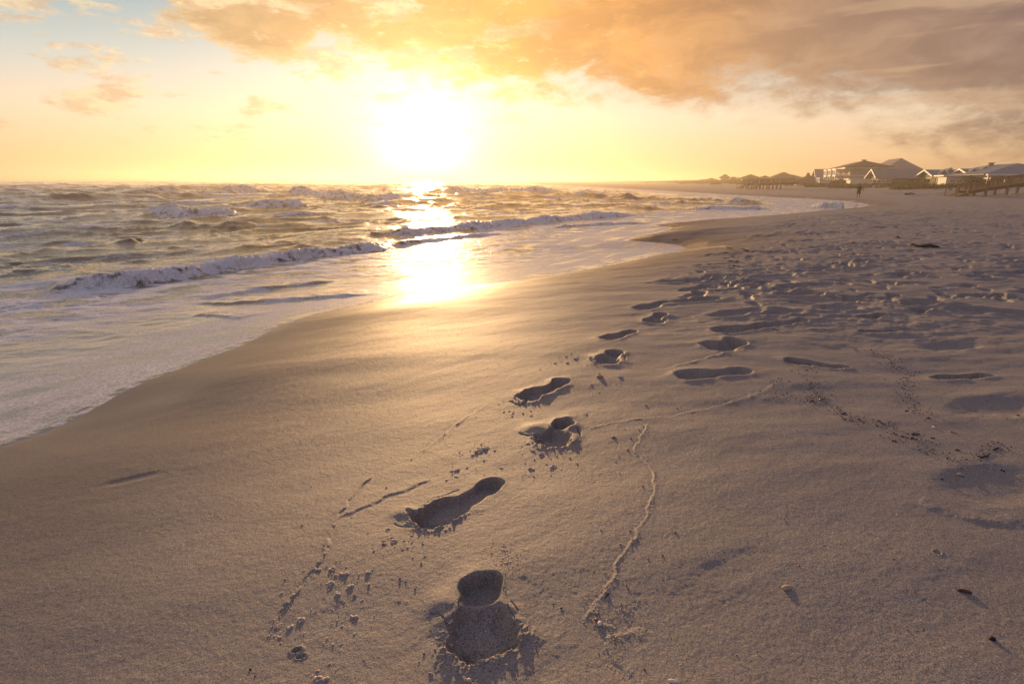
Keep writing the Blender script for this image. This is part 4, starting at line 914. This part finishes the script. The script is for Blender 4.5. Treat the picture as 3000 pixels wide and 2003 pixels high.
for i, (x0, y0, x1, y1, rad, lab) in enumerate([(150, 306, 180, 306, .030, 'dark weed scrap on smooth sand beside the small bay of foam'), (495, 358, 528, 361, .035, 'rounded dark weed lump right of the pointed foam tongue'), (595, 376, 640, 377, .030, 'flat brown weed scrap just above the others near the trampled sand'),
        (440, 395, 545, 392, .022, 'long thin dark stick at the edge of the trampled sand'), (490, 443, 560, 441, .025, 'short dark stick below the long thin one'), (528, 468, 575, 474, .022, 'brown weed lump beside a crumbly print'), (625, 412, 645, 418, .02, 'tiny dark weed scrap between two sticks'),
        (780, 868, 815, 876, .008, 'dark splinter lying off the end of the long shallow footprint'), (1260, 325, 1300, 330, .04, 'distant brown weed lump on the churned sand'), (1540, 292, 1575, 296, .05, 'small dark weed lump far back on the churned sand')]):
    branch('weed_scrap' if 'weed' in lab else 'driftwood_stick', lab, 'seaweed' if 'weed' in lab else 'driftwood', W6(x0, y0), W6(x1, y1), rad * .42, 20 + i, mat=M_WEED)

# ------------------------------------------------------------------ shells and pebbles
def blob(name, label, cat, px, py, wpx, mat, seed, flat=.5, asp=1.4, group=None, ang=None, src=True, point=0.0):
    q = hit(px, py) if src else h2(px, py); dist = math.sqrt(q[0] ** 2 + q[1] ** 2 + CAMZ ** 2); rad = wpx / 2 * dist / F
    r = random.Random(seed); me_v = []; Fc = []; nu, nv = 14, 8
    for j in range(nv + 1):
        t_ = math.pi * j / nv
        for i in range(nu):
            a = 2 * math.pi * i / nu; k = 1 + .10 * math.sin(a * 2 + seed) + .06 * math.sin(a * 5 + t_ * 3 + seed * 2)
            x = math.sin(t_) * math.cos(a) * k; x = x * (1 + point * max(0, x)); y = math.sin(t_) * math.sin(a) * k * (1 - .5 * point * max(0, math.cos(a)))
            me_v.append((rad * x, rad / asp * y, rad * flat * math.cos(t_)))
    for j in range(nv):
        for i in range(nu): Fc.append((j * nu + i, j * nu + (i + 1) % nu, (j + 1) * nu + (i + 1) % nu, (j + 1) * nu + i))
    o = mesh_obj(name, me_v, Fc, mat, None, True); o.location = (q[0], q[1], ground(q[0], q[1]) + rad * flat * .45); o.rotation_euler = (r.uniform(-.15, .15), r.uniform(-.15, .15), ang if ang is not None else r.uniform(0, 6.28))
    return tag(o, label, cat, group)
M_SHW = mat_basic('white_shell', (0.72, 0.66, 0.60), .5, .12, 150); M_SHT = mat_basic('tan_shell', (0.45, 0.33, 0.22), .55, .2, 150); M_AMB = mat_basic('amber_pebble', (0.42, 0.17, 0.06), .4, .3, 120)
M_BRN = mat_basic('brown_pebble', (0.09, 0.045, 0.03), .6, .4, 120); M_BLK = mat_basic('black_pebble', (0.02, 0.016, 0.016), .6, .3, 120)
blob('shell', 'white cockle shell at the bottom edge of the photo', 'shell', 1973, 1987, 23, M_SHW, 1, .35, 1.6, 'shells on the near sand', -.2)
blob('shell', 'largest tan oval shell on the smooth sand right of the long ridge', 'shell', 2306, 1717, 31, M_SHT, 2, .28, 1.7, 'shells on the near sand', .5, point=.2)
blob('shell', 'tan shell right of the wrack line near the photo edge', 'shell', 2813, 1390, 15, M_SHT, 3, .4, 1.4, 'shells on the near sand', 0)
blob('shell', 'yellowish shell between two wrack lines', 'shell', 2736, 1252, 9, M_SHW, 4, .5, 1.3, 'shells on the near sand')
blob('shell', 'dull tan half-buried shell left one of the pair above the ridge junction', 'shell', 1756, 1110, 22, M_SHT, 5, .4, 1.5, 'shells on the near sand', .2)
blob('shell', 'pale half-buried shell right one of the pair above the ridge junction', 'shell', 1816, 1110, 16, M_SHW, 6, .3, 2.0, 'shells on the near sand', -.1)
blob('pebble', 'round beige pebble at the lower end of the long ridge', 'pebble', 1758, 1820, 18, M_SHW, 7, .6, 1.25, 'pebbles on the near sand')
blob('pebble', 'orange pebble touching the round beige one', 'pebble', 1747, 1809, 12, M_AMB, 8, .6, 1.4, 'pebbles on the near sand')
blob('shell', 'dark brown shell fragment near the lower right corner', 'shell', 2826, 1727, 26, M_BRN, 9, .3, 2.6, 'shells on the near sand', -.35)
blob('pebble', 'black pebble with a furrow behind it in the lower right corner', 'pebble', 2909, 1865, 13, M_BLK, 10, .7, 1.2, 'pebbles on the near sand')
blob('pebble', 'bright yellow shell bit above the upper broad footprint', 'pebble', 1717, 1214, 9, M_SHW, 11, .4, 1.6, 'pebbles on the near sand')
blob('pebble', 'yellow grain left of the bend of the long ridge', 'pebble', 1838, 1317, 7, M_AMB, 12, .6, 1.2, 'pebbles on the near sand')
blob('pebble', 'orange grain on the long ridge below its bend', 'pebble', 1882, 1427, 7, M_AMB, 13, .6, 1.2, 'pebbles on the near sand')
def pebs(lst, ox, oy, sc, label, seed):
    for i, (x, y) in enumerate(lst):
        amber = (i * 7 + seed) % 3 == 0; nm = 'amber' if amber else 'dark brown'
        blob('pebble', 'tiny %s pebble %s' % (nm, label), 'pebble', ox + x / sc, oy + y / sc, 4.5 + (i * 5 + seed) % 4 * .7, M_AMB if amber else M_BRN, seed * 50 + i, .6, 1.35, 'tiny pebbles ' + label)
pebs([(470, 175), (720, 178), (740, 257), (635, 290), (1000, 380), (875, 410), (1110, 185)], 1600, 1500, 2.936, 'around the upper part of the long ridge', 1)
pebs([(450, 860), (585, 1075), (455, 1190), (125, 815), (690, 625), (850, 1325), (645, 775)], 1600, 1500, 2.936, 'around the lower end of the long ridge', 2)
pebs([(2175, 455), (1645, 1200), (1200 + 2055, 730), (1612 + 1500, 985)], 1600, 1500, 2.936, 'on the plain sand at lower right', 3)
pebs([(235, 100), (70, 290), (300, 800), (160, 900), (160, 930), (200, 915), (260, 962)], 1100, 1300, 2.23, 'left of the slanted footprint', 4)
pebs([(965, 1262), (1045, 1295), (1215, 1065), (1160, 1040)], 1100, 1300, 2.23, 'right of the nearest footprint', 5)
pebs([(578, 133), (105, 1440), (150, 1500), (425, 645), (780, 342)], 700, 1500, 3.117, 'left of the crumb spray', 6)
pebs([(1690, 1300), (318 * 1.4 + 1200, 1375)], 700, 1500, 3.117, 'just left of the nearest footprint', 7)
pebs([(1500, 905), (1690, 880), (1645, 915), (1560, 995), (1440, 1170), (1410, 1225), (1015, 1248), (940, 1188), (1450, 1353), (2035, 690), (1715, 660)], 1400, 1000, 3.485, 'right of the upper broad footprint', 8)

# ------------------------------------------------------------------ clumps of sand thrown up by the feet
M_CL = mat_basic('loose_sand', (0.80, 0.61, 0.45), .85, .25, 500, spec=.1); _b = M_CL.node_tree.nodes['Principled BSDF']; _b.inputs['Subsurface Weight'].default_value = .9; _b.inputs['Subsurface Radius'].default_value = (.012, .008, .005); _b.inputs['Subsurface Scale'].default_value = 1.0
def clump_mesh(seed, parts):
    r = random.Random(seed); V = []; Fc = []
    for p in range(parts):
        c = (r.gauss(0, .45) if parts > 1 else 0, r.gauss(0, .25) if parts > 1 else 0, r.uniform(.1, .35)); s_ = r.uniform(.30, .55) if parts > 1 else .9; nu, nv = 12, 8; k = len(V)
        for j in range(nv + 1):
            t_ = math.pi * j / nv
            for i in range(nu):
                a = 2 * math.pi * i / nu; q = s_ * (1 + .22 * math.sin(3 * a + 4 * t_ + seed + p) * math.sin(t_) + r.uniform(-.13, .13))
                V.append((c[0] + q * math.sin(t_) * math.cos(a), c[1] + q * math.sin(t_) * math.sin(a), c[2] + q * .85 * math.cos(t_)))
        for j in range(nv):
            for i in range(nu): Fc.append((k + j * nu + i, k + j * nu + (i + 1) % nu, k + (j + 1) * nu + (i + 1) % nu, k + (j + 1) * nu + i))
    me = bpy.data.meshes.new('sand_clump'); me.from_pydata(V, [], Fc); me.polygons.foreach_set('use_smooth', [True] * len(Fc)); me.materials.append(M_CL); me.update(); return me
CM = [clump_mesh(i, [1, 3, 5, 7, 9, 4][i]) for i in range(6)]
spots = []
def clumps(lst, ox, oy, sc, where):
    for i, (x, y, w) in enumerate(lst):
        wp = w / sc; q = hit(ox + x / sc, oy + y / sc); dist = math.sqrt(q[0] ** 2 + q[1] ** 2 + CAMZ ** 2); rad = wp * dist / F * .75
        big = wp > 11; kind = 'small' if wp < 7 else ('large ragged' if big else 'crumbly')
        o = bpy.data.objects.new('sand_clump', CM[(0 if wp < 5 else (1 + i % 2) if wp < 8 else 2 + i % 4)]); COL.objects.link(o)
        o.location = (q[0], q[1], ground(q[0], q[1]) - rad * .08); o.scale = (rad, rad * .9, rad * .62); o.rotation_euler = (0, 0, rnd.uniform(-.6, .6) + (0 if i % 2 else 3.14))
        tag(o, '%s sand clump %s' % (kind, where), 'sand clump', '%s sand clumps %s' % (kind, where)); spots.append((q[0], q[1], rad))
clumps([(735, 550, 45), (805, 528, 25), (865, 545, 35), (985, 535, 18), (975, 592, 50), (890, 610, 30), (855, 675, 32), (1035, 695, 40), (915, 770, 42), (1057, 778, 25), (1130, 820, 20), (1190, 580, 35), (1065, 962, 48), (945, 1010, 16), (945, 1050, 22), (1055, 1115, 15), (808, 1157, 12), (940, 1210, 16), (862, 1212, 14)], 700, 1500, 3.117, 'in the spray left of the nearest footprint')
clumps([(400, 760, 22), (500, 780, 14), (580, 995, 38), (480, 1055, 38), (378, 1148, 25), (385, 1205, 18), (600, 565, 20)], 700, 1500, 3.117, 'beside the thin line at lower left')
clumps([(835, 1385, 18), (715, 1455, 22), (735, 1520, 40), (800, 1520, 40), (670, 1500, 18)], 700, 1500, 3.117, 'at the bottom edge of the photo')
clumps([(1330, 290, 25), (1325, 322, 32), (1430, 292, 35), (1510, 290, 22), (1585, 240, 25), (1400, 262, 22), (1545, 352, 20), (1680, 320, 22), (1585, 305, 22), (1500, 372, 18), (1370, 180, 25), (1035, 65, 12), (1590, 440, 12), (1700, 430, 20), (1240, 385, 22), (1180, 220, 20)], 700, 1500, 3.117, 'below the toes of the slanted footprint')
clumps([(420, 1275, 22), (480, 1300, 32), (490, 1165, 25), (490, 1205, 20), (605, 1540, 40), (360, 1505, 22), (400, 1490, 12), (455, 1462, 14), (455, 1520, 14)], 1100, 1300, 2.23, 'close around the nearest footprint')
clumps([(a, b, w * .6) for a, b, w in [(535, 1462, 26), (570, 1440, 24), (610, 1452, 30), (650, 1428, 26), (655, 1385, 22), (690, 1440, 30), (735, 1425, 22), (770, 1395, 20), (820, 1365, 20), (505, 1415, 20)]], 1100, 1300, 2.23, 'on the toe rim of the nearest footprint')
clumps([(530, 170, 35), (600, 155, 15), (680, 45, 35), (730, 20, 20), (530, 215, 20), (465, 240, 16), (640, 70, 18), (710, 105, 14)], 1100, 1300, 2.23, 'above the slanted footprint')
clumps([(290, 545, 18), (330, 545, 18), (370, 555, 22), (430, 535, 20), (200, 545, 18), (250, 560, 14), (470, 520, 14)], 1100, 1300, 2.23, 'on the toe rim of the slanted footprint')
clumps([(565, 1115, 35), (635, 1100, 16), (650, 1140, 35), (575, 1200, 14), (805, 1162, 14), (540, 1300, 50), (770, 1270, 45), (745, 1310, 25), (700, 1245, 15)], 1400, 1000, 3.485, 'below the upper broad footprint')
clumps([(640, 965, 30), (690, 980, 25), (830, 1030, 28), (880, 1050, 22), (940, 1040, 22), (1000, 1015, 18)], 1400, 1000, 3.485, 'on the rim of the upper broad footprint')
clumps([(60, 1090, 70), (175, 1110, 25), (60, 1215, 16), (175, 1345, 12), (240, 1290, 30)], 1400, 1000, 3.485, 'between the slanted and the upper broad footprint')
clumps([(270, 708, 22), (320, 700, 20), (360, 720, 22), (350, 750, 14), (460, 722, 16), (540, 697, 14), (545, 745, 16), (350, 600, 24), (420, 610, 24), (500, 590, 16)], 1400, 1000, 3.485, 'below the fourth footprint')
clumps([(955, 145, 20), (900, 175, 20), (1005, 190, 35), (915, 235, 28), (640, 300, 18), (790, 240, 25), (1150, 190, 30), (1190, 230, 40), (1250, 225, 20)], 1400, 1000, 3.485, 'left of the fifth footprint')
clumps([(1240, 525, 20), (1155, 460, 22), (1235, 345, 16)], 1400, 1000, 3.485, 'right of the fourth footprint')

def crumbs():
    r = random.Random(9); V = []; Fc = []
    def one(x, y, rad):
        z = ground(x, y) + rad * .3; k = len(V)
        for (a, b, c) in ((1, 0, 0), (-1, 0, 0), (0, 1, 0), (0, -1, 0), (0, 0, 1), (0, 0, -1)):
            j = r.uniform(.7, 1.3); V.append((x + a * rad * j, y + b * rad * j, z + c * rad * j))
        for f in ((0, 2, 4), (2, 1, 4), (1, 3, 4), (3, 0, 4), (2, 0, 5), (1, 2, 5), (3, 1, 5), (0, 3, 5)): Fc.append(tuple(k + i for i in f))
    for (x, y, rad) in spots:
        for _ in range(6): one(x + r.gauss(0, .05), y + r.gauss(0, .04), rad * r.uniform(.05, .22) + .0004)
    for Q in RL[:8]:
        for q in Q:
            for _ in range(5): one(q[0] + r.gauss(0, .014), q[1] + r.gauss(0, .014), r.uniform(.0006, .0024))
    q = hit(1480, 1640)
    for _ in range(160): one(q[0] + r.gauss(0, .028), q[1] + r.gauss(0, .045), r.uniform(.001, .0026))
    o = mesh_obj('sand_crumbs', V, Fc, M_CL); tag(o, 'fine sand crumbs scattered round the footprints and low ridges', 'sand crumbs', kind='stuff')
crumbs()

# ------------------------------------------------------------------ wrack line
def wrack():
    r = random.Random(17); V = []; Fc = []
    c5 = lambda x, y: hit(2200 + x / 2.936, 1000 + y / 2.936)
    A = [(490, 230), (500, 300), (560, 380), (600, 440), (560, 500), (640, 540), (740, 590), (820, 660), (900, 700), (1040, 700), (1200, 720), (1230, 800), (1270, 860), (1400, 800), (1470, 850), (1440, 890), (1560, 970), (1700, 1030), (1840, 1030)]
    B = [(850, 45), (960, 60), (1080, 110), (1210, 140), (1230, 210), (1320, 200), (1350, 300), (1350, 380), (1290, 440), (1330, 500), (1450, 580), (1530, 660)]
    Cc = [(1960, 1010), (2060, 950), (2150, 880)]; D_ = [(110, 340), (220, 360), (300, 350)]; E_ = [(250, 490), (400, 500), (560, 500)]
    def flake(x, y, L):
        z = ground(x, y); a = r.uniform(-.6, .6) + (1.57 if r.random() < .2 else 0); w = L * r.uniform(.2, .45); t_ = r.uniform(-.3, .5) * L; k = len(V); c, s_ = math.cos(a), math.sin(a)
        for (u_, v_, h) in ((-1, -.6, .001), (1, -.5, .001), (1.1, .5, .002 + max(t_, 0)), (-1, .6, .002 + max(-t_, 0)), (0, -.8, .003 + w * .3), (0, .8, .004 + w * .3)): V.append((x + (u_ * L * c - v_ * w * s_) * .5, y + (u_ * L * s_ + v_ * w * c) * .5, z + h))
        Fc.extend([tuple(k + i for i in (0, 4, 5, 3)), tuple(k + i for i in (4, 1, 2, 5)), tuple(k + i for i in (3, 0, 4)), tuple(k + i for i in (4, 0, 1))])
    for L_, n, sp in ((A, 330, .035), (B, 260, .04), (Cc, 60, .02), (D_, 30, .04), (E_, 60, .07)):
        Q = [c5(*p) for p in L_]
        for _ in range(n):
            i = r.randrange(len(Q) - 1); f = r.random(); q = Q[i] + (Q[i + 1] - Q[i]) * f; flake(q[0] + r.gauss(0, sp), q[1] + r.gauss(0, sp), r.uniform(.003, .010))
    for _ in range(500):
        y = r.uniform(1.0, 6.5); x = r.uniform(-.5, 1.0) * y; flake(x, y, r.uniform(.0015, .005))
    o = mesh_obj('wrack', V, Fc, M_WEED); tag(o, 'scattered flakes of brown dried weed in thin broken lines', 'wrack', kind='stuff')
    big = [(530, 515, 42, 'dark thick splinter at the knot of the left wrack line'), (610, 490, 55, 'yellowish curled strand beside the dark thick splinter'), (1400, 845, 60, 'long dark sliver in the lower bend of the wrack line'), (1415, 805, 70, 'reddish weed strip lying above the long dark sliver'), (1230, 865, 40, 'small dark strip at the foot of the wrack loop'),
           (1085, 732, 28, 'dark flat chip on the middle of the wrack line'), (800, 620, 30, 'dark chip where the wrack line starts to descend'), (1530, 665, 34, 'brown chip at the lower end of the right wrack line'), (1340, 595, 26, 'lone dark chip between the two wrack lines'), (1560, 835, 30, 'dark chip right of the wrack bend'),
           (2170, 1100, 40, 'dark brown strip near the photo edge below the sandy ridge'), (2110, 925, 50, 'dark strip on the short wrack spur by the photo edge'), (1645, 1193, 30, 'black chip below the tan shell'), (1775, 937, 40, 'brown strip above the lower wrack curl'), (2300, 632, 24, 'black speck by the right edge of the photo'), (1735, 780, 50, 'curled brown strand right of the yellowish shell'), (2010, 995, 70, 'long thin stem at the lower end of the short wrack spur')]
    for i, (x, y, w, lab) in enumerate(big):
        a = 2200 + x / 2.936; b = 1000 + y / 2.936; hw = w / 2.936 / 2; sl = [.25, -.5, .3, -.05, .1][i % 5] if i != 16 else -.35
        q = hit(a, b); dist = math.hypot(q[0], q[1]); branch('weed_strip' if 'str' in lab else 'bark_chip', lab, 'seaweed' if 'str' in lab else 'bark chip', ((a - hw) / K, (b - hw * sl) / K), ((a + hw) / K, (b + hw * sl) / K), 3.6 / F * dist * .5, 60 + i, mat=M_AMB if 'yellow' in lab else M_WEED)
    branch('driftwood_stick', 'thin stick standing out of the long ridge', 'driftwood', ((1600 + 510 / 2.936) / K, (1500 + 725 / 2.936) / K), ((1600 + 540 / 2.936) / K, (1500 + 685 / 2.936) / K), .0022, 90, mat=M_DRIFT)
    branch('driftwood_stick', 'little twig right of the upper broad footprint', 'driftwood', ((1400 + 1360 / 3.485) / K, (1000 + 985 / 3.485) / K), ((1400 + 1410 / 3.485) / K, (1000 + 987 / 3.485) / K), .003, 91, mat=M_DRIFT)
wrack()
#@@OBJ_END
# ------------------------------------------------------------------ haze
def haze():
    m = bpy.data.materials.new('haze'); m.use_nodes = True; T = NT(m.node_tree); T.n.clear()
    out = T.node('ShaderNodeOutputMaterial'); v = T.node('ShaderNodeVolumePrincipled')
    v.inputs['Color'].default_value = (1.0, 0.90, 0.74, 1); v.inputs['Density'].default_value = HAZE; v.inputs['Anisotropy'].default_value = 0.6
    T.l.new(v.outputs[0], out.inputs['Volume'])
    b = MB().box(-5300, 5300, -5300, 5300, -3.2, 14.0)
    o = b.build('haze', m); tag(o, kind='stuff'); return o
HAZE = 0.0015
haze()
